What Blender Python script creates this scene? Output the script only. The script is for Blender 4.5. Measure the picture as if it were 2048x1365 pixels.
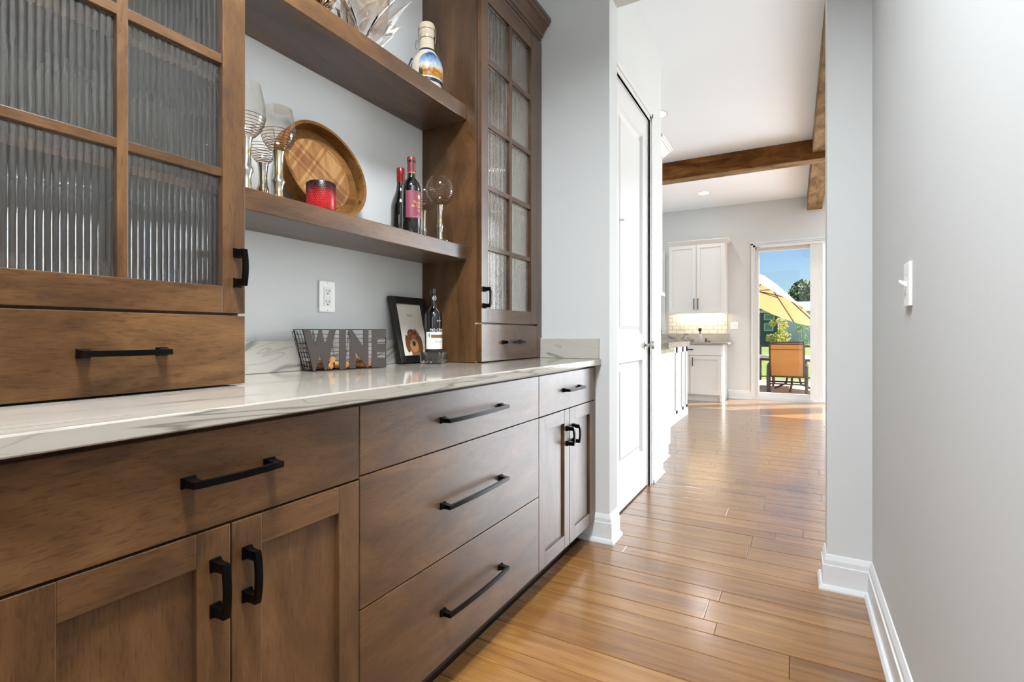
import bpy, bmesh, math, random
from mathutils import Vector, Matrix, Euler
random.seed(7)
PI = math.pi
for o in list(bpy.data.objects): bpy.data.objects.remove(o)
S = bpy.context.scene
COL = S.collection
# ---------------------------------------------------------------- camera
YAW = 0.50944
cam_d = bpy.data.cameras.new('camera'); cam = bpy.data.objects.new('camera', cam_d); COL.objects.link(cam)
cam_d.sensor_width = 36; cam_d.lens = 36*1010.54/2048; cam_d.shift_y = -13.43/2048; cam_d.clip_start = .02; cam_d.clip_end = 900
cam.location = (.876, 0, 1.038); cam.rotation_euler = (PI/2, 0, YAW)
S.camera = cam
# ---------------------------------------------------------------- world, sun, lamps, exposure
w = bpy.data.worlds.new('world'); S.world = w; w.use_nodes = True
nt = w.node_tree; bg = nt.nodes['Background']
sky = nt.nodes.new('ShaderNodeTexSky'); sky.sky_type = 'NISHITA'; sky.sun_disc = False
sky.sun_elevation = math.radians(45); sky.sun_rotation = math.radians(50); sky.air_density = 1.0; sky.dust_density = .3; sky.ozone_density = 6.0
nt.links.new(sky.outputs[0], bg.inputs[0]); bg.inputs[1].default_value = .09
def lamp(name, kind, loc, energy, color=(1, 1, 1), aim=None, size=1, size_y=None, **k):
    d = bpy.data.lights.new(name, kind); d.energy = energy; d.color = color
    if kind == 'AREA':
        d.shape = 'RECTANGLE' if size_y else 'DISK'; d.size = size
        if size_y: d.size_y = size_y
    for a, b in k.items(): setattr(d, a, b)
    o = bpy.data.objects.new(name, d); COL.objects.link(o); o.location = loc
    if aim is not None: o.rotation_euler = Vector(aim).to_track_quat('-Z', 'Y').to_euler()
    return o
lamp('sun', 'SUN', (20, 20, 30), 16.5, (1, .96, .90), aim=(-.545, -.451, -.707), angle=math.radians(.6))
DAY = (.88, .955, 1.02)  # area lamps added in the window openings to raise the interior light
for x0, x1 in ((2.55, 3.65), (3.85, 4.95), (5.15, 6.25)):
    lamp('window_fill', 'AREA', ((x0+x1)/2, 8.93, 1.68), 122, DAY, (0, -1, 0), x1-x0-.1, 2.45)
for y0, y1 in ((3.4, 4.7), (4.9, 6.2), (6.4, 7.7)):
    lamp('window_fill', 'AREA', (7.03, (y0+y1)/2, 1.40), 4, DAY, (-1, 0, 0), y1-y0-.1, 1.95)
lamp('window_fill', 'AREA', (-2.97, 6.6, 1.75), 22, DAY, (1, 0, 0), 2.3, 1.2)  # added west fill, brightens the far wall and ceiling
lamp('window_fill', 'AREA', (2.7, -5.03, 1.45), 24, DAY, (0, 1, 0), 1.9, 1.9)  # added fill from behind the camera for the pantry
S.view_settings.view_transform = 'Standard'; S.view_settings.look = 'None'
S.view_settings.gamma = 1; S.view_settings.use_curve_mapping = False
S.view_settings.exposure = 0.52
S.cycles.use_denoising = True; S.cycles.max_bounces = 14; S.cycles.diffuse_bounces = 5
S.cycles.transmission_bounces = 14; S.cycles.transparent_max_bounces = 16; S.cycles.sample_clamp_indirect = 6; S.cycles.blur_glossy = .6

# ---------------------------------------------------------------- materials
def lin(c): return tuple((v/255/12.92 if v/255 <= .04045 else ((v/255+.055)/1.055)**2.4) for v in c)
class N:
    def __init__(s, name):
        s.m = bpy.data.materials.new(name); s.m.use_nodes = True; s.t = s.m.node_tree; s.b = s.t.nodes['Principled BSDF']; s.out = s.t.nodes['Material Output']
    def n(s, kind, **k):
        x = s.t.nodes.new('ShaderNode'+kind)
        for a, b in k.items():
            if a in x.inputs: x.inputs[a].default_value = b
            else: setattr(x, a, b)
        return x
    def l(s, a, b): s.t.links.new(a, b)
    def set(s, **k):
        for a, b in k.items(): s.b.inputs[a.replace('_', ' ')].default_value = b
        return s
    def coords(s, scale=(1, 1, 1), rnd=True):
        tc = s.n('TexCoord'); mp = s.n('Mapping'); mp.inputs['Scale'].default_value = scale
        if rnd:
            oi = s.n('ObjectInfo'); mul = s.n('VectorMath', operation='SCALE'); cmb = s.n('CombineXYZ')
            for i in range(3): s.l(oi.outputs['Random'], cmb.inputs[i])
            s.l(cmb.outputs[0], mul.inputs[0]); mul.inputs['Scale'].default_value = 37.
            ad = s.n('VectorMath', operation='ADD'); s.l(tc.outputs['Object'], ad.inputs[0]); s.l(mul.outputs[0], ad.inputs[1]); s.l(ad.outputs[0], mp.inputs[0])
        else: s.l(tc.outputs['Object'], mp.inputs[0])
        return mp.outputs[0]
    def noise(s, vec, scale, detail=3, rough=.55, dist=0):
        x = s.n('TexNoise'); x.inputs['Scale'].default_value = scale; x.inputs['Detail'].default_value = detail; x.inputs['Roughness'].default_value = rough; x.inputs['Distortion'].default_value = dist
        s.l(vec, x.inputs['Vector']); return x.outputs['Fac']
    def ramp(s, fac, stops):
        r = s.n('ValToRGB'); e = r.color_ramp.elements
        while len(e) < len(stops): e.new(.5)
        for q, (p, c) in zip(e, stops): q.position = p; q.color = (*c, 1)
        s.l(fac, r.inputs[0]); return r.outputs[0]
    def mix(s, a, b, fac, mode='MIX'):
        x = s.n('Mix', data_type='RGBA', blend_type=mode)
        for v, i in ((fac, 0), (a, 6), (b, 7)):
            if isinstance(v, (int, float)): x.inputs[i].default_value = v
            elif isinstance(v, tuple): x.inputs[i].default_value = (*v, 1)
            else: s.l(v, x.inputs[i])
        return x.outputs[2]
    def bump(s, h, strength=.2, dist=.002, to=None):
        x = s.n('Bump'); x.inputs['Strength'].default_value = strength; x.inputs['Distance'].default_value = dist
        s.l(h, x.inputs['Height']); s.l(x.outputs[0], s.b.inputs['Normal']); return x
    def sheen(s, base=.03, k=.9, power=2.4, rough=.2):
        # satin lacquer: reflection rises towards grazing angles
        lw = s.n('LayerWeight'); lw.inputs[0].default_value = .5; p = s.n('Math', operation='POWER'); s.l(lw.outputs['Facing'], p.inputs[0]); p.inputs[1].default_value = power
        m = s.n('Math', operation='MULTIPLY_ADD'); s.l(p.outputs[0], m.inputs[0]); m.inputs[1].default_value = k; m.inputs[2].default_value = base
        g = s.n('BsdfGlossy'); g.inputs['Roughness'].default_value = rough; mx = s.n('MixShader'); s.l(m.outputs[0], mx.inputs[0]); s.l(s.b.outputs[0], mx.inputs[1]); s.l(g.outputs[0], mx.inputs[2]); s.l(mx.outputs[0], s.out.inputs[0])
        for lk in s.t.links:
            if lk.to_socket == s.b.inputs['Normal']:
                s.l(lk.from_socket, g.inputs['Normal']); s.l(lk.from_socket, lw.inputs['Normal']); break
    def color(s, c): s.l(c, s.b.inputs['Base Color'])
MATS = {}
def plain(name, rgb, rough=.5, metal=0, spec=.5, bump=0, **k):
    if name in MATS: return MATS[name]
    q = N(name); c = lin(rgb); q.set(Base_Color=(*c, 1), Roughness=rough, Metallic=metal, Specular_IOR_Level=spec)
    for a, b in k.items(): q.b.inputs[a.replace('_', ' ')].default_value = b
    if bump: q.bump(q.noise(q.coords(), 180, 4), bump, .001)
    MATS[name] = q.m; return q.m
def wood(name, axis, dark, mid, light, rough=.5, blotch=1.0, sheen=True):
    q = N(name); ix = 'xyz'.index(axis)
    def sc(f): t = [1, 1, 1]; t[ix] = f; return q.coords(tuple(t))
    big = q.noise(sc(.24), 8, 6, .62, 1.3); fine = q.noise(sc(.05), 330, 3, .7); pore = q.noise(sc(.16), 240, 2, .6); med = q.noise(sc(.6), 3.6, 3, .6, .6)
    c1 = q.ramp(big, [(.28, lin(dark)), (.5, lin(mid)), (.73, lin(light))])
    c2 = q.ramp(fine, [(.32, (.80, .78, .76)), (.62, (1.05, 1.05, 1.05))])
    c3 = q.ramp(med, [(.28, (.72, .70, .69)), (.62, (1.1, 1.1, 1.1))])
    c4 = q.ramp(pore, [(.32, (.60, .57, .55)), (.47, (1.02, 1.02, 1.02))])
    q.color(q.mix(q.mix(q.mix(c1, c2, .8, 'MULTIPLY'), c3, .8*blotch, 'MULTIPLY'), c4, .7, 'MULTIPLY'))
    q.set(Roughness=rough, Specular_IOR_Level=.02); q.bump(fine, .06, .0004)
    if sheen: q.sheen(.014, .42, 1.6, .38)
    return q.m
WD, WM, WL = (58, 38, 20), (87, 59, 32), (111, 79, 46)
M_wh = wood('cabinet_wood_grain_along', 'y', WD, WM, WL)
M_wv = wood('cabinet_wood_grain_up', 'z', WD, WM, WL)
M_wx = wood('cabinet_wood_grain_across', 'x', WD, WM, WL)
M_toe = plain('toe_kick', (52, 34, 22), .6)
M_beam = wood('beam_wood', 'x', (72, 46, 24), (112, 74, 40), (146, 101, 58), .75, 1, False)
M_beamy = wood('beam_wood_along', 'y', (96, 78, 58), (134, 112, 86), (162, 140, 112), .8, 1, False)
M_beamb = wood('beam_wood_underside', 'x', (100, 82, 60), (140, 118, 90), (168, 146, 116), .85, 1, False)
M_tray = wood('tray_wood', 'y', (80, 53, 27), (114, 79, 43), (138, 101, 60), .45, .6, False)
def wall_mat(name, rgb, rough=.7):
    q = N(name); c = lin(rgb); q.set(Roughness=rough, Specular_IOR_Level=.3)
    n1 = q.noise(q.coords(rnd=False), 1.1, 2); q.color(q.mix(c, tuple(v*.96 for v in c), n1)); q.bump(q.noise(q.coords(rnd=False), 260, 2), .06, .0008); return q.m
M_wall = wall_mat('wall_paint', (206, 208, 207))
M_ceil = wall_mat('ceiling_paint', (236, 245, 253), .85)
M_trim = plain('white_trim', (216, 217, 217), .32)
M_kit = plain('kitchen_cabinet_white', (220, 220, 217), .36)
M_black = plain('black_bronze', (17, 16, 16), .28, .85)
M_chrome = plain('chrome', (225, 225, 225), .12, 1)
M_nickel = plain('satin_nickel', (190, 190, 188), .2, 1)
M_plastic = plain('white_plastic', (240, 240, 236), .28)
M_slot = plain('dark_slot', (20, 20, 20), .6)
def glass(name, tint=(1, 1, 1), rough=0, ior=1.48):
    q = N(name); q.set(Base_Color=(*tint, 1), Roughness=rough, Transmission_Weight=1, IOR=ior); return q.m
M_glass = glass('clear_glass'); M_reed = glass('reeded_glass', (.84, .80, .72), 0, 1.6)

def thin_glass(name, tint, k=3.0):
    q = N(name); tr = q.n('BsdfTransparent'); tr.inputs[0].default_value = (*tint, 1); gl = q.n('BsdfGlossy'); gl.inputs['Roughness'].default_value = .01; mx = q.n('MixShader'); lw = q.n('LayerWeight'); p = q.n('Math', operation='POWER'); q.l(lw.outputs['Facing'], p.inputs[0]); p.inputs[1].default_value = k; m = q.n('Math', operation='MULTIPLY_ADD'); q.l(p.outputs[0], m.inputs[0]); m.inputs[1].default_value = .85; m.inputs[2].default_value = .045; lw.inputs[0].default_value = .5
    q.l(m.outputs[0], mx.inputs[0]); q.l(tr.outputs[0], mx.inputs[1]); q.l(gl.outputs[0], mx.inputs[2]); q.l(mx.outputs[0], q.out.inputs[0]); return q.m
M_amber = thin_glass('amber_glass', (.985, .965, .93)); M_thin = thin_glass('thin_clear_glass', (.97, .975, .97)); M_bottle = glass('dark_bottle_glass', (.02, .028, .02), 0, 1.5)
M_pane = thin_glass('window_pane', (.97, .985, .98), 5)
# quartzite
def quartz(name, scale, rot=(0, 0, 0), base=(170, 163, 152)):
    q = N(name); tc = q.n('TexCoord'); mp = q.n('Mapping'); mp.vector_type = 'TEXTURE'; mp.inputs['Rotation'].default_value = rot; mp.inputs['Scale'].default_value = tuple(1/x for x in scale)
    q.l(tc.outputs['Object'], mp.inputs[0]); v = mp.outputs[0]
    a = q.noise(v, 1, 3, .5, .5); b = q.noise(v, 2.3, 2, .5, .3); cl = q.noise(v, .6, 3)
    va = q.ramp(a, [(.486, (1, 1, 1)), (.498, (.36, .36, .36)), (.502, (.36, .36, .36)), (.516, (1, 1, 1))])
    vb = q.ramp(b, [(.49, (1, 1, 1)), (.5, (.62, .61, .6)), (.51, (1, 1, 1))])
    c0 = q.ramp(cl, [(.3, lin(tuple(x-16 for x in base))), (.65, lin(base))])
    q.color(q.mix(q.mix(c0, va, .8, 'MULTIPLY'), vb, .6, 'MULTIPLY')); q.set(Roughness=.09, Specular_IOR_Level=.6); return q.m
M_quartz = quartz('quartzite_top', (13, .6, 11), (0, 0, -.05))
M_quartzb = quartz('quartzite_splash', (1.2, .7, 5.5), (.30, .2, 0), (184, 180, 171))
# floor plank
q = N('oak_plank'); v1 = q.coords((.07, 1, 1)); big = q.noise(v1, 22, 4, .6, 1.0); fine = q.noise(q.coords((.03, 1, 1)), 170, 3, .6); med = q.noise(q.coords((.5, 1, 1)), 5, 3)
c1 = q.ramp(big, [(.25, lin((120, 78, 36))), (.5, lin((150, 105, 53))), (.75, lin((168, 125, 73)))])
c2 = q.ramp(fine, [(.3, (.82, .8, .78)), (.65, (1.04, 1.04, 1.04))]); oi = q.n('ObjectInfo')
c3 = q.ramp(oi.outputs['Random'], [(0, (.62, .55, .48)), (.07, (.80, .75, .7)), (.35, (.93, .92, .9)), (1, (1.06, 1.06, 1.05))])
c4 = q.ramp(med, [(.3, (.82, .8, .77)), (.6, (1.04, 1.04, 1.04))])
q.color(q.mix(q.mix(q.mix(c1, c2, .8, 'MULTIPLY'), c3, 1., 'MULTIPLY'), c4, .8, 'MULTIPLY'))
hs = q.noise(q.coords((.10, 1, 1)), 34, 3, .5, .6); rip = q.noise(q.coords((1.6, .5, 1)), 26, 2, .5)
ad = q.n('Math', operation='MULTIPLY_ADD'); q.l(hs, ad.inputs[0]); ad.inputs[1].default_value = 1.4; q.l(rip, ad.inputs[2])
q.set(Roughness=.5, Specular_IOR_Level=.2); q.bump(ad.outputs[0], .22, .0016); q.sheen(.02, .92, 2.5, .2); M_floor = q.m

# ---------------------------------------------------------------- mesh builder
class MB:
    def __init__(s): s.v = []; s.f = []; s.sm = []
    def add(s, vs, fs, smooth=False):
        k = len(s.v); s.v += [tuple(p) for p in vs]; s.f += [tuple(i+k for i in f) for f in fs]; s.sm += [smooth]*len(fs); return s
    def box(s, a, b, bev=0):
        (x0, y0, z0), (x1, y1, z1) = [[min(p, q) for p, q in zip(a, b)], [max(p, q) for p, q in zip(a, b)]]
        if bev <= 0:
            return s.add([(x0, y0, z0), (x1, y0, z0), (x1, y1, z0), (x0, y1, z0), (x0, y0, z1), (x1, y0, z1), (x1, y1, z1), (x0, y1, z1)],
                  [(3, 2, 1, 0), (4, 5, 6, 7), (0, 1, 5, 4), (1, 2, 6, 5), (2, 3, 7, 6), (3, 0, 4, 7)])
        bm = bmesh.new(); bmesh.ops.create_cube(bm, size=1)
        for v in bm.verts: v.co = Vector(((x0+x1)/2+v.co.x*(x1-x0), (y0+y1)/2+v.co.y*(y1-y0), (z0+z1)/2+v.co.z*(z1-z0)))
        bmesh.ops.bevel(bm, geom=bm.edges[:], offset=min(bev, .45*min(x1-x0, y1-y0, z1-z0)), segments=2, profile=.5, affect='EDGES')
        return s.bm(bm)
    def bm(s, bm, smooth=False):
        bm.verts.index_update(); s.add([v.co[:] for v in bm.verts], [[v.index for v in f.verts] for f in bm.faces], smooth); bm.free(); return s
    def lathe(s, prof, c=(0, 0, 0), n=32, smooth=True, close=False):
        vs = []; fs = []; m = len(prof)
        for i in range(n):
            a = 2*PI*i/n
            for r, z in prof: vs.append((c[0]+r*math.cos(a), c[1]+r*math.sin(a), c[2]+z))
        for i in range(n):
            j = (i+1) % n
            for k in range(m if close else m-1):
                l = (k+1) % m; fs.append((i*m+k, j*m+k, j*m+l, i*m+l))
        if not close:
            if prof[0][0] > 1e-6: fs.append(tuple(i*m for i in range(n))[::-1])
            if prof[-1][0] > 1e-6: fs.append(tuple(i*m+m-1 for i in range(n)))
        return s.add(vs, fs, smooth)
    def tube(s, pts, r, n=8, close=False, caps=True, smooth=True):
        P = [Vector(p) for p in pts]; m = len(P); vs = []; fs = []; up = None
        for i, p in enumerate(P):
            t = (P[(i+1) % m]-P[i-1]) if close else (P[min(i+1, m-1)]-P[max(i-1, 0)])
            t.normalize()
            if up is None or abs(t.dot(up)) > .98: up = Vector((0, 0, 1)) if abs(t.z) < .9 else Vector((1, 0, 0))
            a = t.cross(up).normalized(); b = a.cross(t).normalized(); up = b
            rr = r[i] if isinstance(r, (list, tuple)) else r
            for k in range(n): vs.append(p+rr*(math.cos(2*PI*k/n)*a+math.sin(2*PI*k/n)*b))
        for i in range(m if close else m-1):
            j = (i+1) % m
            for k in range(n): fs.append((i*n+k, i*n+(k+1) % n, j*n+(k+1) % n, j*n+k))
        if caps and not close: fs += [tuple(range(n))[::-1], tuple(range((m-1)*n, m*n))]
        return s.add(vs, fs, smooth)
    def bar(s, secs):   # loft of quads
        vs = [p for q in secs for p in q]; k = len(secs[0]); fs = []
        for i in range(len(secs)-1):
            for j in range(k): fs.append((i*k+j, i*k+(j+1) % k, (i+1)*k+(j+1) % k, (i+1)*k+j))
        fs += [tuple(range(k))[::-1], tuple(range((len(secs)-1)*k, len(secs)*k))]
        return s.add(vs, fs)
    def prism(s, poly, fn, t):  # polygon (a,b) -> fn(a,b,depth)
        n = len(poly); vs = [fn(a, b, 0) for a, b in poly]+[fn(a, b, t) for a, b in poly]
        from mathutils.geometry import tessellate_polygon
        tri = tessellate_polygon([[Vector((a, b, 0)) for a, b in poly]]); fs = [tuple(x) for x in tri]+[tuple(n+i for i in x)[::-1] for x in tri]
        fs += [(i, n+i, n+(i+1) % n, (i+1) % n) for i in range(n)]
        bm = bmesh.new(); V = [bm.verts.new(p) for p in vs]
        for f in fs: bm.faces.new([V[i] for i in f])
        bmesh.ops.recalc_face_normals(bm, faces=bm.faces[:]); return s.bm(bm)
    def sweep(s, prof, path, closed=False):  # prof: (offset to left of travel, z); mitred
        P = [Vector((p[0], p[1])) for p in path]; m = len(P); vs = []; k = len(prof)
        for i in range(m):
            d0 = (P[i]-P[i-1]).normalized() if (i or closed) else (P[1]-P[0]).normalized()
            d1 = (P[(i+1) % m]-P[i]).normalized() if (i < m-1 or closed) else d0
            n0 = Vector((-d0.y, d0.x)); n1 = Vector((-d1.y, d1.x)); b = (n0+n1).normalized(); b = b/max(.2, b.dot(n0))
            vs += [(P[i].x+b.x*o, P[i].y+b.y*o, z) for o, z in prof]
        fs = []
        for i in range(m-1+closed):
            for j in range(k): fs.append((i*k+j, ((i+1) % m)*k+j, ((i+1) % m)*k+(j+1) % k, i*k+(j+1) % k))
        if not closed: fs += [tuple(range(k)), tuple(range((m-1)*k, m*k))[::-1]]
        return s.add(vs, fs)
    def xf(s, M): s.v = [tuple(M @ Vector(p)) for p in s.v]; return s
def wpos(o):
    v = Vector((0, 0, 0)); M = Matrix.Identity(4)
    while o: M = o.matrix_basis @ M; o = o.parent
    return M
def build(name, mb, mat, parent=None, local=False, origin=None, recalc=True):
    me = bpy.data.meshes.new(name)
    vs = mb.v
    if parent and not local:
        inv = wpos(parent).inverted(); vs = [tuple(inv @ Vector(p)) for p in vs]
    if origin: vs = [(p[0]-origin[0], p[1]-origin[1], p[2]-origin[2]) for p in vs]
    me.from_pydata(vs, [], mb.f); me.polygons.foreach_set('use_smooth', mb.sm); me.update()
    if any(mb.sm): me.set_sharp_from_angle(angle=math.radians(42))
    if recalc:
        bm = bmesh.new(); bm.from_mesh(me); bmesh.ops.recalc_face_normals(bm, faces=bm.faces[:]); bm.to_mesh(me); bm.free()
    if mat: me.materials.append(mat)
    o = bpy.data.objects.new(name, me); COL.objects.link(o)
    if parent: o.parent = parent
    if origin: o.location = origin
    return o
def tag(o, label=None, cat=None, group=None, kind=None):
    for k, v in (('label', label), ('category', cat), ('group', group), ('kind', kind)):
        if v: o[k] = v
    return o
def thing(name, label, cat, loc=(0, 0, 0), rot=(0, 0, 0), group=None):
    o = bpy.data.objects.new(name, None); COL.objects.link(o); o.location = loc; o.rotation_euler = rot; o.empty_display_size = .05
    return tag(o, label, cat, group)
def struct(name, mb, mat, parent=None):
    o = build(name, mb, mat, parent)
    if not parent: o['kind'] = 'structure'
    return o
def B(a, b, bev=0): return MB().box(a, b, bev)
def copy_tree(o, parent=None):
    c = o.copy(); COL.objects.link(c); c.parent = parent
    for ch in list(o.children): copy_tree(ch, c)
    return c
_txt = {}
def text_geo(s, size):
    if s not in _txt:
        cu = bpy.data.curves.new('lettering', 'FONT'); cu.body = s; cu.size = 1; cu.align_x = 'CENTER'; cu.align_y = 'CENTER'; cu.resolution_u = 3
        ob = bpy.data.objects.new('lettering', cu); COL.objects.link(ob)
        dg = bpy.context.evaluated_depsgraph_get(); me = bpy.data.meshes.new_from_object(ob.evaluated_get(dg))
        _txt[s] = ([tuple(v.co) for v in me.vertices], [tuple(p.vertices) for p in me.polygons])
        bpy.data.objects.remove(ob); bpy.data.curves.remove(cu); bpy.data.meshes.remove(me)
    v, f = _txt[s]; return [(p[0]*size, p[1]*size) for p in v], f
def wrap_text(mb, s, size, R, z, phi, cx=0, cy=0, sx=1):
    v, f = text_geo(s, size)
    mb.add([(cx+R*math.cos(phi+p[0]*sx/R), cy+R*math.sin(phi+p[0]*sx/R), z+p[1]) for p in v], f)

# ================================================================ SETTING
HC = 3.14; YW = 2.435; YT = 2.56; XB = -.61; XR = 1.145
# ---- floor with planks
fl = struct('floor', B((-3, -5.2, -.06), (7.2, 9.05, -.012)), plain('subfloor', (70, 48, 30), .8))
def plank_mb(x0, x1, y0, y1, dz):
    g = .0007; c = .0026; x0 += g; x1 -= g; y0 += g; y1 -= g; t = dz; b = -.012
    return MB().add([(x0, y0, b), (x1, y0, b), (x1, y1, b), (x0, y1, b), (x0, y0, t-.0012), (x1, y0, t-.0012), (x1, y1, t-.0012), (x0, y1, t-.0012),
        (x0+.001, y0+c, t), (x1-.001, y0+c, t), (x1-.001, y1-c, t), (x0+.001, y1-c, t)],
        [(0, 1, 5, 4), (1, 2, 6, 5), (2, 3, 7, 6), (3, 0, 4, 7), (4, 5, 9, 8), (5, 6, 10, 9), (6, 7, 11, 10), (7, 4, 8, 11), (8, 9, 10, 11)])
rows = [1.368, 1.450, 1.578, 1.735, 1.862, 1.947, 2.103, 2.198, 2.353, 2.438, 2.565, 2.720, 2.871, 2.972, 3.10, 3.255, 3.34, 3.475, 3.589]
y = 1.368; pre = []
while y > -.7: y -= random.choice((.082, .127, .157)); pre.append(y)
rows = pre[::-1]+rows
while rows[-1] < 9.0: rows.append(rows[-1]+random.choice((.082, .127, .157)))
far = MB()
for ya, yb in zip(rows, rows[1:]):
    xa, xb = (-.07, 1.13) if yb < 2.44 else ((-.03, 1.6) if yb < 3.9 else (-1.6, 2.4))
    cuts = {2.720: [.69], 2.871: [.79], 3.589: [.72], 3.475: [.43], 2.103: [.62]}.get(round(ya, 3))
    if cuts is None:
        cuts = []; x = xa+random.uniform(.15, 1.3)
        while x < xb-.1: cuts.append(x); x += random.uniform(.7, 1.7)
    xs = [xa]+[c for c in cuts if xa < c < xb]+[xb]
    for a, b in zip(xs, xs[1:]):
        mb = plank_mb(a, b, ya, yb, random.uniform(-.0006, .0004))
        if yb < 5.3: build('plank', mb, M_floor, fl, origin=((a+b)/2, (ya+yb)/2, 0), recalc=False)
        else: far.add(mb.v, mb.f)
for ya, yb in ((-.7, -5.2),): far.box((-3, yb, -.012), (4.2, ya, 0))
far.box((2.4, 2.56, -.012), (7, 9, -.001)); far.box((1.6, 2.56, -.012), (2.4, 3.9, -.001)); far.box((-3, 3.9, -.012), (-1.6, 9, -.001))
tag(build('plank_field', far, M_floor, fl), kind='stuff')
# ---- ceilings, walls
struct('ceiling', B((-3, -5.2, HC), (7.2, 9.05, HC+.1)), M_ceil)
struct('wall_left', B((XB-.1, -1.6, 0), (XB, YT, HC)), M_wall)
struct('wall_right', B((XR, -1.6, 0), (XR+.12, YW, HC)), M_wall)
we = MB().box((XB, YW, 0), (.072, YT, HC)).box((.993, YW, 0), (7.1, YT, HC)).box((.072, YW, 2.736), (.993, YT, HC))
struct('wall_end', we, M_wall)
wh = MB().box((-.12, YT, 0), (0, 2.70, HC)).box((-.12, 3.49, 0), (0, 3.87, HC)).box((-.12, 2.70, 2.505), (0, 3.49, HC)).box((-3, 3.75, 0), (-.12, 3.87, HC))
struct('wall_hall', wh, M_wall)
YF = 8.9
def holed(x0, x1, holes, fn, z1=HC):
    mb = MB(); xs = x0
    for a, b, za, zb in holes:
        mb.box(*fn(xs, a, 0, z1))
        if za > 0: mb.box(*fn(a, b, 0, za))
        mb.box(*fn(a, b, zb, z1)); xs = b
    mb.box(*fn(xs, x1, 0, z1)); return mb
FW = [(-2.3, -1.12, 1.06, 2.42), (.335, 2.02, 0, 2.42)]+[(a, b, .4, 2.95) for a, b in ((2.55, 3.65), (3.85, 4.95), (5.15, 6.25))]
wfar = struct('wall_far', holed(-3.1, 7.1, FW, lambda a, b, c, d: ((a, YF, c), (b, YF+.15, d))), M_wall)
struct('wall_east', holed(2.435, 9.05, [(a, b, .4, 2.42) for a, b in ((3.4, 4.7), (4.9, 6.2), (6.4, 7.7))], lambda a, b, c, d: ((7, a, c), (7.15, b, d))), M_wall)
struct('wall_west', holed(3.75, 9.05, [(5.4, 7.8, 1.1, 2.4)], lambda a, b, c, d: ((-3.1, a, c), (-3, b, d))), M_wall)
wd = MB().box((-3.1, -5.15, 0), (1.7, -5, HC)).box((3.7, -5.15, 0), (4.2, -5, HC)).box((1.7, -5.15, 0), (3.7, -5, .5)).box((1.7, -5.15, 2.4), (3.7, -5, HC))
wd.box((-3.1, -5, 0), (-3, -1.5, HC)).box((4.1, -5, 0), (4.2, -1.5, HC)).box((-3, -1.6, 0), (XB-.1, -1.5, HC)).box((XR+.12, -1.6, 0), (4.1, -1.5, HC))
struct('wall_dining', wd, M_wall)
# ---- baseboards (travel with wall on the right-hand side)
BBP = [(0, 0), (.016, 0), (.016, .098), (.0115, .1), (.0115, .118), (.004, .137), (0, .139)]
SHP = [(.015, 0), (.030, 0), (.030, .007), (.024, .019), (.015, .021)]
def baseboard(name, path):
    o = struct(name, MB().sweep(BBP, path), M_trim)
    build('shoe_molding', MB().sweep(SHP, path), M_trim, o)
baseboard('baseboard_right', [(XR, -1.5), (XR, YW), (.993, YW), (.993, YT)])
baseboard('baseboard_left', [(.072, YT), (.072, YW), (-.10, YW)])
baseboard('baseboard_hall', [(0, 3.875), (0, 3.56)])
baseboard('baseboard_far', [(.28, YF), (-.06, YF)])
baseboard('baseboard_east', [(2.1, YF), (7, YF)][::-1])
# ---- pantry door with casing
def panel_door(name, x, y0, y1, z0, z1, panels):
    o = bpy.data.objects.new(name, None); COL.objects.link(o); o.location = (x, (y0+y1)/2, z0); o['kind'] = 'structure'; return o
d1 = panel_door('door_1', -.02, 2.71, 3.482, .01, 2.495, None)
ya, yb = 2.71, 3.482; pa, pb = ya+.125, yb-.125
slab = MB()
for a, b in (((-.055, ya, .01), (-.004, pa, 2.495)), ((-.055, pb, .01), (-.004, yb, 2.495)), ((-.055, pa, .01), (-.004, pb, .255)), ((-.055, pa, .87), (-.004, pb, 1.037)), ((-.055, pa, 2.36), (-.004, pb, 2.495))): slab.box(a, b)
build('door_slab', slab, M_trim, d1)
for za, zb in ((.255, .87), (1.037, 2.36)):
    mb = MB(); r = .032
    def rect(i, x): return [(x, pa+i, za+i), (x, pb-i, za+i), (x, pb-i, zb-i), (x, pa+i, zb-i)]
    secs = [rect(0, -.005), rect(.012, -.021), rect(.03, -.023), rect(.055, -.011)]
    vs = [p for q_ in secs for p in q_]; fs = []
    for i in range(3):
        for j in range(4): fs.append((i*4+j, i*4+(j+1) % 4, i*4+4+(j+1) % 4, i*4+4+j))
    fs.append((12, 13, 14, 15)); mb.add(vs, fs)
    build('door_panel', mb, M_trim, d1)
kn = MB().lathe([(0, 0), (.031, 0), (.031, .006), (.012, .012), (.011, .03), (.022, .036), (.027, .046), (.026, .056), (.018, .064), (0, .066)], n=24)
kn.xf(Matrix.Translation((-.004, 3.42, .965)) @ Matrix.Rotation(PI/2, 4, 'Y'))
build('door_knob', kn, M_nickel, d1)
hk = MB().tube([(-.02, 2.86, 1.70), (.005, 2.86, 1.70), (.012, 2.875, 1.703)], .006, 8)
build('coat_hook', hk, M_nickel, d1)
CAS = MB()
def casing(mb, ax, face, a0, a1, z1, wdt=.062, t=.018, sgn=1, z0=0):
    def bx(p0, p1, q0, q1, th):
        if ax == 'y': mb.box((face, p0, q0), (face+sgn*th, p1, q1))
        else: mb.box((p0, face, q0), (p1, face+sgn*th, q1))
    for k0, k1, th in ((0, wdt, t*.6), (wdt*.55, wdt, t), (0, wdt*.22, t*.85)):
        bx(a0-k1, a0-k0, z0, z1+k1, th); bx(a1+k0, a1+k1, z0, z1+k1, th); bx(a0-k1, a1+k1, z1+k0, z1+k1, th)
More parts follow.
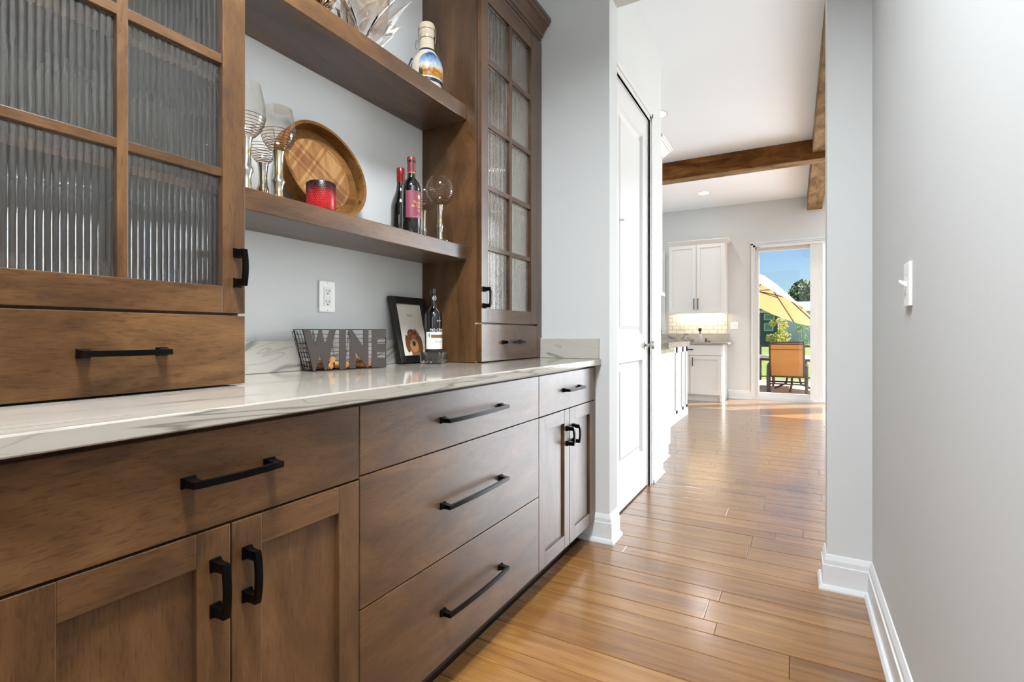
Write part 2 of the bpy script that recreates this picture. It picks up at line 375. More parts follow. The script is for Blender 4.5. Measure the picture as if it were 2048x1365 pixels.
casing(CAS, 'y', 0, 2.70, 3.49, 2.505); CAS.box((-.1, 2.695, 0), (0, 2.707, 2.505)).box((-.1, 3.484, 0), (0, 3.495, 2.505)).box((-.1, 2.70, 2.497), (0, 3.49, 2.507))
struct('trim_1', CAS, M_trim)
# ---- ceiling beams
bx = tag(build('ceiling_beam', B((-3, 6.32, 2.925), (7, 6.50, HC), .006), M_beam), 'rough brown timber beam crossing the kitchen ceiling from side to side', 'beam')
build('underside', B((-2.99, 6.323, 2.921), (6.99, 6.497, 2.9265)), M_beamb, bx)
by = tag(build('ceiling_beam', MB().box((1.045, 2.9, 2.99), (1.24, 6.318, HC), .006), M_beamy), 'grey-brown timber beam running towards the cross beam, on the near side of it', 'beam')
bz = tag(build('ceiling_beam', MB().box((1.045, 6.502, 2.925), (1.24, 8.899, HC), .006), M_beamy), 'grey-brown timber beam between the cross beam and the far wall', 'beam')
# ---- slider door in far wall
s1 = bpy.data.objects.new('door_2', None); COL.objects.link(s1); s1.location = (1.17, YF, 0); s1['kind'] = 'structure'
fr_ = MB().box((.335, YF+.0, 0), (.352, YF+.13, 2.42)).box((2.003, YF, 0), (2.02, YF+.13, 2.42)).box((.335, YF, 2.39), (2.02, YF+.13, 2.42)).box((.335, YF-.01, -.002), (2.02, YF+.13, .028))
build('door_frame', fr_, M_trim, s1)
for a, b, yo in ((.352, 1.165, .03), (1.12, 2.003, .075)):
    sh = MB().box((a, YF+yo, .028), (a+.036, YF+yo+.04, 2.39), .003).box((b-.07, YF+yo, .028), (b, YF+yo+.04, 2.39), .003).box((a+.036, YF+yo, .028), (b-.07, YF+yo+.04, .115), .003).box((a+.036, YF+yo, 2.352), (b-.07, YF+yo+.04, 2.39), .003)
    po = build('sash', sh, M_trim, s1)
    build('glass_pane', B((a+.03, YF+yo+.017, .11), (b-.065, YF+yo+.023, 2.355)), M_pane, po)
cs = MB(); casing(cs, 'x', YF, .335, 2.02, 2.42, .058, .02, -1); cs.box((.262, YF-.03, 2.478), (2.09, YF, 2.50))
struct('trim_2', cs, M_trim)
vb = thing('vertical_blind', 'white vertical blind slats stacked open at the right side of the glass patio door', 'blind', (1.14, YF-.06, .03))
build('head_rail', B((.40, YF-.10, 2.40), (2.0, YF-.03, 2.432)), M_trim, vb)
for i in range(13):
    x = 1.098+i*.0145; build('slat', MB().box((-.001, -.042, 0), (.001, .042, 2.35)).xf(Matrix.Translation((x, YF-.06, .05)) @ Matrix.Rotation(math.radians(-42 if i else -12), 4, 'Z')), plain('blind_vinyl', (246, 247, 247), .5), vb)
build('wand', MB().tube([(1.262, YF-.11, 2.38), (1.262, YF-.11, 1.1)], .004, 6), M_plastic, vb)
# ---- other far and east windows
def window(name, x0, x1, z0, z1, fn, mid=False):
    o = bpy.data.objects.new(name, None); COL.objects.link(o); o['kind'] = 'structure'
    f = MB(); k = .04
    for a, b, c, d in ((x0, x0+k, z0, z1), (x1-k, x1, z0, z1), (x0, x1, z0, z0+k), (x0, x1, z1-k, z1)): f.box(*fn(a, b, .05, .10, c, d))
    if mid: f.box(*fn(x0, x1, .04, .09, (z0+z1)/2-.02-.1, (z0+z1)/2+.02-.1))
    build('window_frame', f, M_trim, o); build('glass_pane', MB().box(*fn(x0+k, x1-k, .07, .076, z0+k, z1-k)), M_pane, o)
    t = MB(); c = .055
    for a, b, e, d in ((x0-c, x0, z0-c, z1+c), (x1, x1+c, z0-c, z1+c), (x0, x1, z1, z1+c), (x0, x1, z0-c*.6, z0)): t.box(*fn(a, b, -.018, 0, e, d))
    build('window_casing', t, M_trim, o)
ff = lambda a, b, y0, y1, c, d: ((a, YF+y0, c), (b, YF+y1, d))
fe = lambda a, b, y0, y1, c, d: ((7+y0, a, c), (7+y1, b, d))
window('window_1', -2.3, -1.12, 1.06, 2.42, ff, True)
for i, (a, b) in enumerate(((2.55, 3.65), (3.85, 4.95), (5.15, 6.25))): window('window_%d' % (i+2), a, b, .4, 2.95, ff)
for i, (a, b) in enumerate(((3.4, 4.7), (4.9, 6.2), (6.4, 7.7))): window('window_%d' % (i+5), a, b, .4, 2.42, fe)
window('window_9', 5.4, 7.8, 1.1, 2.4, lambda a, b, y0, y1, c, d: ((-3-y0, a, c), (-3-y1, b, d)))  # unseen west window, added to go with its fill lamp
window('window_8', 1.7, 3.7, .5, 2.4, lambda a, b, y0, y1, c, d: ((a, -5-y0, c), (b, -5-y1, d)))  # unseen dining window, invented to let fill light into the pantry

# ================================================================ BASE CABINETS
def handle(name, axis, p, L, parent, out=.030, bow=.006, th=.0115, mat=None, sgn=1):
    """arched bar pull on two flared feet; p = centre on the face (x,y,z), bar along axis, sticking out along +x"""
    mb = MB(); h = L/2
    def W(a, o, c): return (p[0]+sgn*o, p[1]+a, p[2]+c) if axis == 'y' else (p[0]+sgn*o, p[1]+c, p[2]+a)
    secs = []
    for i in range(13):
        t = -1+2*i/12; a = t*(h-.003); o = out+bow*(1-t*t); k = th/2; d = .0042
        secs.append([W(a, o-d, -k), W(a, o+d, -k), W(a, o+d, k), W(a, o-d, k)])
    mb.bar(secs)
    for sg in (-1, 1):
        c = sg*(h-.011); ss = []
        for o, fa, fb in ((0, .0115, .0095), (.004, .0112, .0092), (.010, .0085, .0068), (.020, .0078, .0060), (out+.001, .0080, .0058)):
            ss.append([W(c-fa, o, -fb), W(c+fa, o, -fb), W(c+fa, o, fb), W(c-fa, o, fb)])
        mb.bar(ss)
    return build(name, mb, mat or M_black, parent)
def shaker(y0, y1, z0, z1, xf, parent, st=.058, t=.021, mats=None, axis=None, label=None):
    mv, mh = mats or (M_wv, M_wh)
    d = build('door', B((xf-t, y0, z0), (xf, y0+st, z1), .0012), mv, parent); build('stile', B((xf-t, y1-st, z0), (xf, y1, z1), .0012), mv, d)
    build('rail', B((xf-t, y0+st, z0), (xf-.0004, y1-st, z0+st), .0012), mh, d); build('rail', B((xf-t, y0+st, z1-st), (xf-.0004, y1-st, z1), .0012), mh, d)
    build('panel', B((xf-t+.002, y0+st-.004, z0+st-.004), (xf-.011, y1-st+.004, z1-st+.004)), mv, d)
    return d
ZC = .884
def carcass(y0, y1, parent):
    mb = MB().box((-.59, y0, .1), (-.0235, y0+.018, .882)).box((-.59, y1-.018, .1), (-.0235, y1, .882)).box((-.59, y0+.018, .1), (-.0235, y1-.018, .118)).box((-.59, y0+.018, .118), (-.575, y1-.018, .882)).box((-.06, y0+.018, .862), (-.0235, y1-.018, .882)).box((-.06, y0+.018, .695), (-.0235, y1-.018, .713))
    build('carcass', mb, M_wv, parent); build('toe_kick', B((-.59, y0, 0), (-.085, y1, .1)), M_toe, parent)
G = .0016
def drawer(y0, y1, z0, z1, parent, hl, xf=0, hz=None, hy=None):
    d = build('drawer', B((xf-.021, y0+G, z0+G), (xf, y1-G, z1-G), .0014), M_wh, parent)
    handle('handle', 'y', (xf, hy or (y0+y1)/2, hz or (z0+z1)/2+.004), hl, d); return d
c1 = thing('base_cabinet', 'brown wooden base cabinet with one wide drawer over two recessed-panel doors, nearest the camera', 'cabinet', (-.3, .543, 0), group='brown base cabinets')
carcass(.238, .846, c1); drawer(.238, .846, .704, .874, c1, .170)
a = shaker(.238+G, .542-G, .1, .701, 0, c1); handle('handle', 'z', (0, .513, .6), .100, a)
a = shaker(.542+G, .846-G, .1, .701, 0, c1); handle('handle', 'z', (0, .571, .6), .100, a)
c2 = thing('base_cabinet', 'brown wooden base cabinet of three wide stacked drawers in the middle of the run', 'cabinet', (-.3, 1.315, 0), group='brown base cabinets')
carcass(.846, 1.785, c2)
for z0, z1 in ((.709, .874), (.3985, .709), (.1, .3985)): drawer(.846, 1.785, z0, z1, c2, .345, hz={.709: .794, .3985: .550, .1: .246}[z0], hy=1.322)
c3 = thing('base_cabinet', 'brown base cabinet with small drawer and two narrow doors beside the white end wall', 'cabinet', (-.3, 2.1, 0), group='brown base cabinets')
carcass(1.785, 2.41, c3); drawer(1.785, 2.41, .709, .874, c3, .195, hy=2.118, hz=.795)
a = shaker(1.785+G, 2.097-G, .1, .706, 0, c3); handle('handle', 'z', (0, 2.066, .59), .088, a)
a = shaker(2.097+G, 2.41-G, .1, .706, 0, c3); handle('handle', 'z', (0, 2.135, .59), .088, a)
build('filler', B((-.02, 2.41, .1), (-.001, 2.434, .874)), M_wv, c3)
c0 = thing('base_cabinet', 'brown wooden base cabinet continuing past the left edge of the photo', 'cabinet', (-.3, -.3, 0), group='brown base cabinets')
carcass(-.9, .238, c0); drawer(-.9, .238, .704, .874, c0, .3); shaker(-.9+G, -.331-G, .1, .701, 0, c0); shaker(-.331+G, .238-G, .1, .701, 0, c0)
# countertop and splashes
ct = MB().box((XB+.001, -.9, ZC), (.030, 2.433, .914), .003)
ct = tag(build('countertop', ct, M_quartz), 'long white quartzite countertop with grey veins on the brown base cabinets', 'countertop')
tag(build('backsplash', B((XB+.001, -.9, .9145), (XB+.020, 1.817, 1.016), .002), M_quartzb), 'low quartzite upstand with diagonal grey veins along the back wall', 'backsplash')
tag(build('backsplash', B((-.318, 2.415, .9145), (.022, 2.434, 1.017), .002), M_quartzb), 'short quartzite upstand on the white end wall beside the right glass cabinet', 'backsplash')

# ================================================================ UPPER CABINETS
def reeded(y0, y1, z0, z1, x, pitch=.0122, depth=.0017, seg=8):
    n = max(1, round((y1-y0)/pitch)); p = (y1-y0)/n; pr = []
    for i in range(n):
        for k in range(seg):
            t = k/seg; pr.append((x+depth*math.sin(PI*t)**.8, y0+(i+t)*p))
    pr.append((x, y1)); m = len(pr); vs = []
    for xx, yy in pr: vs += [(xx, yy, z0), (xx, yy, z1)]
    for xx, yy in pr: vs += [(x-.003, yy, z0), (x-.003, yy, z1)]
    fs = []; o = 2*m
    for i in range(m-1):
        fs += [(2*i, 2*i+2, 2*i+3, 2*i+1), (o+2*i+1, o+2*i+3, o+2*i+2, o+2*i), (2*i, o+2*i, o+2*i+2, 2*i+2), (2*i+1, 2*i+3, o+2*i+3, o+2*i+1)]
    fs += [(0, 1, o+1, o), (2*m-2, o+2*m-2, o+2*m-1, 2*m-1)]
    mb = MB().add(vs, fs); mb.sm = [(i % 4 == 0) and i < 4*(m-1) for i in range(len(fs))]; return mb
CRP = [(0, 0), (.008, 0), (.010, .012), (.018, .016), (.022, .03), (.045, .062), (.055, .066), (.058, .078), (.066, .082), (.066, .100), (0, .100)]
def upper(label, y0, y1, dy0, dy1, stl, g0, m0, m1, g1, hy, hl, dh, crown_path, top_extra=()):
    t = thing('wall_cabinet', label, 'cabinet', (-.45, (y0+y1)/2, .92), group='glass-fronted wall cabinets')
    x0, x1 = XB+.001, -.322; mb = MB()
    mb.box((x0, y0, .9165), (x1, y0+.018, 2.60)).box((x0, y1-.018, .9165), (x1, y1, 2.60)).box((x0, y0+.018, 2.58), (x1, y1-.018, 2.60)).box((x0, y0+.018, 1.075), (x1, y1-.018, 1.095)).box((x0, y0+.018, .918), (x1, y1-.018, .934))
    build('carcass', mb, M_wv, t); build('back_panel', B((x0, y0+.018, .934), (x0+.006, y1-.018, 2.58)), M_wv, t)
    for z in (1.375, 1.645, 1.915, 2.20): build('shelf', B((x0+.006, y0+.018, z), (x1-.018, y1-.018, z+.019)), M_wh, t)
    X0, X1 = -.3215, -.30
    d = build('door', B((X0, dy0, 1.0885), (X1, g0, 2.588), .0012), M_wv, t); build('stile', B((X0, g1, 1.0885), (X1, dy1, 2.588), .0012), M_wv, d)
    build('rail', B((X0, g0, 1.0885), (X1-.0004, g1, 1.152), .0012), M_wh, d); build('rail', B((X0, g0, 2.505), (X1-.0004, g1, 2.588), .0012), M_wh, d)
    zs = [1.152, 1.410, 1.430, 1.677, 1.699, 1.953, 1.974, 2.236, 2.258, 2.505]
    for k in range(1, 9, 2): build('muntin', B((X0+.002, g0, zs[k]), (X1-.003, g1, zs[k+1]), .0012), M_wh, d)
    build('muntin', MB().box((X0+.002, m0, 1.152), (X1-.0025, m1, 2.505), .0012), M_wv, d)
    for k in range(0, 10, 2):
        for a, b in ((g0, m0), (m1, g1)): build('glass_pane', reeded(a+.0006, b-.0006, zs[k]+.0006, zs[k+1]-.0006, X0+.006), M_reed, d)
    handle('handle', 'z', (X1, hy, 1.198), .094, d, out=.028)
    dr = build('drawer', B((X0, dy0, .9185), (X1, dy1, 1.0825), .0014), M_wh, t)
    handle('handle', 'y', (X1, dh, 1.001), hl, dr, out=.026)
    build('crown', MB().sweep([(o, z+2.59) for o, z in CRP], crown_path), M_wh, t)
    return t
u1 = upper('brown wall cabinet with reeded glass door at the near end of the floating shelves', .20, .758, .245, .763, .055, .303, .495, .515, .707, .742, .158, .507, [(XB, .763), (-.30, .763), (-.30, .10)][::-1] and [(-.30, .10), (-.30, .763), (XB, .763)][::-1])
u2 = upper('tall slim brown wall cabinet with reeded glass door beside the white end wall', 1.818, 2.408, 1.836, 2.374, .053, 1.889, 2.087, 2.109, 2.305, 1.857, .185, 2.105, [(XB, 1.818), (-.30, 1.818), (-.30, 2.408)][::-1])
build('filler', B((-.3215, 2.376, .92), (-.3005, 2.43, 2.588)), M_wv, u2)
# floating shelves
for z0, z1, lab in ((1.362, 1.421, 'lower brown floating shelf, holding the wooden tray and goblets'), (1.968, 2.031, 'upper brown floating shelf, holding the ceramic bottle and silver leaves')):
    tag(build('floating_shelf', B((XB+.001, .760, z0), (-.365, 1.8175, z1), .0025), M_wh), lab, 'shelf', 'floating shelves between the cabinets')
ZL, ZU = 1.421, 2.031

# ================================================================ SHELF ITEMS
M_ring = plain('gilt_brown_ring', (96, 58, 26), .35, .6)
q = N('mercury_stem'); v = q.coords((1, 1, .5)); n1 = q.noise(v, 38, 3, .6, 1.5)
q.color(q.ramp(n1, [(.3, lin((150, 118, 84))), (.45, lin((214, 198, 160))), (.55, lin((186, 196, 190))), (.7, lin((196, 168, 172)))])); q.set(Roughness=.12, Metallic=.92); M_stem = q.m
def goblet(label, x, y, z0, bowl, zb, stem_r=.0105, k=1.0, grp='bamboo-stemmed goblets', rings=8):
    t = thing('goblet', label, 'goblet', (x, y, z0), group=grp)
    out = [(r, z) for r, z in bowl]; inn = [(max(r-.0016, .0), z+(.002 if i == 0 else 0)) for i, (r, z) in enumerate(bowl)]
    mb = MB().lathe(out, n=40); build('bowl', mb, M_amber, t, local=True)
    def rad(z):
        for (r0, a), (r1, b) in zip(bowl, bowl[1:]):
            if a <= z <= b and b > a: return r0+(r1-r0)*(z-a)/(b-a)
        return bowl[-1][0]
    rg = MB(); z = zb+.006
    for i in range(rings):
        r = rad(z)+.0004; rg.tube([(r*math.cos(2*PI*j/36), r*math.sin(2*PI*j/36), z) for j in range(36)], .0009, 4, close=True); z += .0052+.0006*i
    build('gilt_ring', rg, M_ring, t, local=True)
    nd = zb*.42; s = stem_r
    pr = [(s*1.15, .008), (s*1.05, .03), (s*.98, nd*.6), (s*1.12, nd-.012), (s*1.42, nd-.003), (s*1.42, nd+.002), (s*1.05, nd+.012), (s*.95, zb*.7), (s*1.1, zb*.92), (s*1.3, zb)]
    build('stem', MB().lathe(pr, n=24), M_stem, t, local=True)
    build('foot', MB().lathe([(0, 0), (.036, 0), (.036, .002), (.02, .005), (s*1.15, .009), (0, .009)], n=32), M_stem, t, local=True)
    return t
tulip = lambda zb, H, R, rt: [(.004, zb), (R*.42, zb+.003), (R*.70, zb+H*.13), (R*.90, zb+H*.26), (R, zb+H*.42), (R*.985, zb+H*.55), (R*.93, zb+H*.72), (rt+.002, zb+H*.9), (rt, zb+H)]
balloon = lambda zb, H, R: [(.004, zb), (R*.38, zb+.003), (R*.70, zb+H*.14), (R*.92, zb+H*.32), (R, zb+H*.50), (R*.97, zb+H*.68), (R*.86, zb+H*.85), (R*.70, zb+H*.965), (R*.66, zb+H)]
goblet('tall glass goblet with gold rings half hidden behind the left cabinet edge', -.42, .842, ZL, tulip(.150, .145, .050, .038), .150, .0135)
goblet('tall glass goblet with gold rings standing just left of the round wooden tray', -.44, .956, ZL, tulip(.150, .125, .0475, .038), .150, .0135)
goblet('small goblet standing behind the two tall goblets beside the tray', -.535, .972, ZL, tulip(.135, .11, .037, .031), .135, .0125)
goblet('balloon goblet at the right end of the lower shelf', -.40, 1.675, ZL, balloon(.150, .113, .058), .150, .0095, rings=9)
goblet('balloon goblet half hidden behind the red-labelled wine bottle', -.52, 1.722, ZL, balloon(.150, .113, .056), .150, .0095, rings=9)
# round tray, local: disc in local XY, +Z facing room
tr = thing('round_tray', 'round wooden tray with plaid pattern leaning on the wall behind the red candle holder', 'tray', (-.512, 1.195, ZL+.0015), (0, math.radians(90-15), 0))
R = .170; M0 = Matrix.Translation((-R, 0, 0))
q = N('plaid_base'); tc = q.n('TexCoord'); mp = q.n('Mapping'); mp.inputs['Rotation'].default_value = (0, 0, math.radians(38)); q.l(tc.outputs['Object'], mp.inputs[0]); sx = q.n('SeparateXYZ'); q.l(mp.outputs[0], sx.inputs[0])
def plaid(i, off):
    mm = q.n('Math', operation='MULTIPLY_ADD'); q.l(sx.outputs[i], mm.inputs[0]); mm.inputs[1].default_value = 6.5; mm.inputs[2].default_value = off
    fr2 = q.n('Math', operation='FRACT'); q.l(mm.outputs[0], fr2.inputs[0])
    r = q.ramp(fr2.outputs[0], [(0, (1, 1, 1)), (.10, (.62, .5, .42)), (.2, (1, 1, 1)), (.26, (.6, .48, .4)), (.46, (.58, .46, .4)), (.5, (1, 1, 1)), (.56, (.62, .5, .42)), (.62, (1, 1, 1))]); r.node.color_ramp.interpolation = 'CONSTANT'; return r
gr = q.noise(q.coords((.15, 1, 1)), 40, 3, .6, 1); bc = q.ramp(gr, [(.3, lin((124, 90, 52))), (.7, lin((156, 118, 74)))])
q.color(q.mix(q.mix(bc, plaid(0, .2), .75, 'MULTIPLY'), plaid(1, .45), .75, 'MULTIPLY')); q.set(Roughness=.4); M_plaid = q.m
build('base', MB().lathe([(0, 0), (R-.004, 0), (R-.004, .010), (0, .010)], n=64, smooth=False).xf(M0), M_tray, tr, local=True)
build('plaid_disc', MB().lathe([(0, .010), (R*.73, .010), (R*.73, .0112), (0, .0112)], n=64, smooth=False).xf(M0), M_plaid, tr, local=True)
rim = MB(); n = 96; vs = []; fs = []
for i in range(n):
    a = 2*PI*i/n; top = .052
    gap = any(abs((a-c0+PI) % (2*PI)-PI) < .20 for c0 in (math.radians(52), math.radians(232)))
    for lo, hi in ((0, .020 if gap else .030), (.040 if gap else .030, top)):
        for r in (R-.011, R):
            vs += [(r*math.cos(a), r*math.sin(a), lo), (r*math.cos(a), r*math.sin(a), hi)]
for i in range(n):
    j = (i+1) % n
    for b in (0, 4):
        A = i*8+b; C = j*8+b
        fs += [(A, C, C+1, A+1), (A+2, A+3, C+3, C+2), (A+1, C+1, C+3, A+3), (A, A+2, C+2, C)]
rim.add(vs, fs); build('rim', rim.xf(M0), M_tray, tr, local=True, recalc=False)
# candle holder
q = N('red_hobnail'); tc = q.n('TexCoord'); sx = q.n('SeparateXYZ'); q.l(tc.outputs['Object'], sx.inputs[0]); ns = q.noise(q.coords(), 60, 2)
mm = q.n('Math', operation='MULTIPLY_ADD'); q.l(sx.outputs[2], mm.inputs[0]); mm.inputs[1].default_value = 9.5; m2 = q.n('Math', operation='MULTIPLY_ADD'); q.l(ns, m2.inputs[0]); m2.inputs[1].default_value = .12; m2.inputs[2].default_value = 0; q.l(m2.outputs[0], mm.inputs[2])
q.color(q.ramp(mm.outputs[0], [(.3, lin((168, 24, 28))), (.52, lin((150, 22, 26))), (.70, lin((70, 14, 16))), (.82, lin((22, 10, 12)))])); q.set(Roughness=.3); M_cand = q.m
cd = thing('candle_holder', 'red and black studded glass candle holder in front of the wooden tray', 'candle holder', (-.415, 1.088, ZL))
build('cup', MB().lathe([(0, 0), (.040, 0), (.043, .004), (.043, .086), (.041, .089), (.038, .089), (.038, .012), (0, .012)], n=48), M_cand, cd, local=True)
st = MB()
for r_ in range(15):
    for c_ in range(44):
        a = 2*PI*(c_+.5*(r_ % 2))/44; z = .006+r_*.0056; ca, sa = math.cos(a), math.sin(a); rr = .043
        pts = []
        for dx, dz in ((-.0026, 0), (0, -.0024), (.0026, 0), (0, .0024)): pts.append((rr*ca-dx*sa, rr*sa+dx*ca, z+dz))
        st.add(pts+[((rr+.0022)*ca, (rr+.0022)*sa, z)], [(0, 1, 4), (1, 2, 4), (2, 3, 4), (3, 0, 4)], True)
tag(build('stud', st, M_cand, cd, local=True), kind='stuff')
# wine bottles
def bordeaux(H=.300, R=.0365): return [(0, 0), (R-.004, 0), (R, .005), (R, H*.60), (R*.97, H*.635), (R*.84, H*.675), (R*.62, H*.71), (R*.45, H*.735), (.0150, H*.765), (.0138, H*.93), (.0142, H*.935), (.0160, H*.94), (.0160, H*.972), (.0142, H*.976), (.0142, H-.001), (.010, H)]
def burgundy(H=.292, R=.0395): return [(0, 0), (R-.004, 0), (R, .005), (R, H*.45), (R*.96, H*.50), (R*.82, H*.565), (R*.62, H*.635), (R*.48, H*.69), (.0160, H*.76), (.0145, H*.90), (.0148, H)]
M_wine = plain('dark_wine_bottle', (9, 11, 9), .06, 0, .6, Coat_Weight=1, Coat_Roughness=.03)
def strip(R, z0, z1, p0, p1, n=20, t=.0004):
    vs = []; 
    for i in range(n+1):
        a = p0+(p1-p0)*i/n
        for z in (z0, z1): vs.append(((R+t)*math.cos(a), (R+t)*math.sin(a), z))
    return MB().add(vs, [(2*i, 2*i+2, 2*i+3, 2*i+1) for i in range(n)], True)
M_white = plain('label_paper', (236, 233, 226), .5); M_ink = plain('print_ink', (40, 36, 34), .6); M_print = plain('white_print', (240, 240, 236), .4)
M_gold = plain('gold_foil', (226, 178, 98), .3, .7)
x, y = -.42, 1.519
b1 = thing('wine_bottle', 'tall wine bottle with a purple-red label and gold lettering on the lower shelf', 'bottle', (x, y, ZL))
build('body', MB().lathe(bordeaux(), n=40), M_wine, b1, local=True)
build('capsule', MB().lathe([(.0148, .236), (.0150, .288), (.0168, .2885), (.0168, .3005), (.0155, .302), (0, .302)], n=28), plain('maroon_capsule', (112, 42, 48), .4, .15), b1, local=True)
build('capsule_band', MB().lathe([(.0152, .240), (.0154, .2425)], n=28), M_gold, b1, local=True, recalc=False)
ph = math.atan2(-y, .876-x); pc = ph+math.radians(52)
build('label', strip(.0365, .062, .166, pc-math.radians(86), pc+math.radians(86)), plain('maroon_label', (126, 56, 76), .45), b1, local=True, recalc=False)
g = MB(); wrap_text(g, 'Marqués', .0145, .0371, .122, pc); wrap_text(g, 'de Cáceres', .0145, .0371, .108, pc); wrap_text(g, 'RIOJA', .0075, .0371, .092, pc); wrap_text(g, 'CRIANZA', .005, .0371, .071, pc)
g.add(strip(.0365, .1375, .151, pc-.16, pc+.16, 6, .0006).v, strip(.0365, .1375, .151, pc-.16, pc+.16, 6).f)
g.add(strip(.0365, .0665, .0675, pc-.75, pc+.75, 10, .0006).v, strip(.0365, 0, 1, 0, 1, 10).f)
build('gold_lettering', g, M_gold, b1, local=True, recalc=False)
x, y = -.525, 1.577
b2 = thing('wine_bottle', 'shorter dark wine bottle with a red screw cap behind the purple-labelled bottle', 'bottle', (x, y, ZL))
build('body', MB().lathe(burgundy(), n=40), M_wine, b2, local=True)
build('capsule', MB().lathe([(.0156, .222), (.0156, .262), (.0160, .263), (.0160, .2915), (.0150, .293), (0, .293)], n=28), plain('red_capsule', (128, 24, 26), .3, .3), b2, local=True)
# ceramic bottle on upper shelf
x, y = -.465, 1.672
cb = thing('ceramic_bottle', 'white ceramic swing-top bottle with blue bands and painted scene on the upper shelf', 'bottle', (x, y, ZU))
M_cer = plain('cream_glaze', (206, 192, 168), .12, 0, .6); M_blu = plain('blue_glaze', (30, 42, 72), .15)
build('body', MB().lathe([(0, 0), (.054, 0), (.058, .006), (.060, .03), (.064, .058), (.067, .09), (.066, .118), (.060, .142), (.047, .165), (.037, .178), (.034, .186), (.0305, .20), (.028, .25), (.0285, .253), (.032, .258), (.032, .272), (.026, .274)], n=48), M_cer, cb, local=True)
build('blue_band', MB().lathe([(.0360, .181), (.0334, .190)], n=40), M_blu, cb, local=True, recalc=False); build('blue_band', MB().lathe([(.0626, .042), (.0640, .055)], n=48), M_blu, cb, local=True, recalc=False)
build('stopper', MB().lathe([(.024, .272), (.0315, .276), (.032, .296), (.029, .301), (0, .302)], n=32), M_cer, cb, local=True)
build('seal_ring', MB().lathe([(.0308, .2735), (.0322, .2745), (.0308, .2765)], n=32), plain('red_rubber', (186, 62, 48), .5), cb, local=True, recalc=False)
ph = math.atan2(-y, .876-x)
wr = MB()
for sg in (-1, 1):
    a = ph+sg*PI/2; c_, s_ = math.cos(a), math.sin(a)
    wr.tube([(c_*.033, s_*.033, .225), (c_*.036, s_*.036, .25), (c_*.036, s_*.036, .285), (c_*.020, s_*.020, .306), (0, 0, .306)], .0016, 6)
    wr.tube([(c_*.033, s_*.033, .225), (c_*.045, s_*.045, .235), (c_*.048, s_*.048, .205), (c_*.044, s_*.044, .195)], .0014, 6)
wr.tube([(.0300*math.cos(2*PI*i/24), .0300*math.sin(2*PI*i/24), .238) for i in range(24)], .0013, 6, close=True)
build('bail_wire', wr, plain('tarnished_wire', (120, 116, 106), .3, .9), cb, local=True)
hd = MB(); a = ph+PI+.85; a = ph-1.45
hd.tube([((.060+.014*math.sin(PI*t))*math.cos(a), (.060+.014*math.sin(PI*t))*math.sin(a), .055+.095*t) for t in [i/12 for i in range(13)]], .007, 8); build('handle', hd, M_blu, cb, local=True)
q = N('painted_scene'); tc = q.n('TexCoord'); sx = q.n('SeparateXYZ'); q.l(tc.outputs['Object'], sx.inputs[0]); nn = q.noise(q.coords(), 55, 3, .6, .8)
m2 = q.n('Math', operation='MULTIPLY_ADD'); q.l(nn, m2.inputs[0]); m2.inputs[1].default_value = .5; m3 = q.n('Math', operation='MULTIPLY_ADD'); q.l(sx.outputs[2], m3.inputs[0]); m3.inputs[1].default_value = 9.0; m3.inputs[2].default_value = -.72; q.l(m3.outputs[0], m2.inputs[2])
q.color(q.ramp(m2.outputs[0], [(.04, lin((84, 56, 30))), (.14, lin((178, 128, 46))), (.26, lin((140, 78, 36))), (.34, lin((190, 150, 84))), (.46, lin((190, 190, 186))), (.62, lin((132, 156, 186))), (.9, lin((54, 84, 128)))])); q.set(Roughness=.15); M_scene = q.m
vs = []; fs = []; nA, nZ = 16, 8; p0 = ph+.35
prof = [(.0648, .062), (.0668, .075), (.0675, .09), (.0672, .105), (.0666, .118), (.0640, .130), (.0608, .142), (.055, .152), (.0480, .165)]
for i in range(nA+1):
    t = -1+2*i/nA
    for k, (r, z) in enumerate(prof):
        zz = k/8; hw = .86*math.sqrt(max(0, 1-max(0, (zz-.45)/.56)**2)) if zz > .45 else .86
        a = p0+t*hw; vs.append(((r+.0004)*math.cos(a), (r+.0004)*math.sin(a), z))
for i in range(nA):
    for k in range(8): fs.append((i*9+k, i*9+9+k, i*9+10+k, i*9+k+1))
build('painted_picture', MB().add(vs, fs, True), M_scene, cb, local=True, recalc=False)
tr_ = MB()
for i, (da, h) in enumerate(((-.78, .034), (-.68, .026))):
    a = p0+da; tr_.add([((.0685)*math.cos(a-.09), .0685*math.sin(a-.09), .066), (.0685*math.cos(a+.09), .0685*math.sin(a+.09), .066), (.0690*math.cos(a), .0690*math.sin(a), .066+h)], [(0, 1, 2)])
build('painted_tree', tr_, plain('green_glaze', (40, 66, 44), .3), cb, local=True, recalc=False)
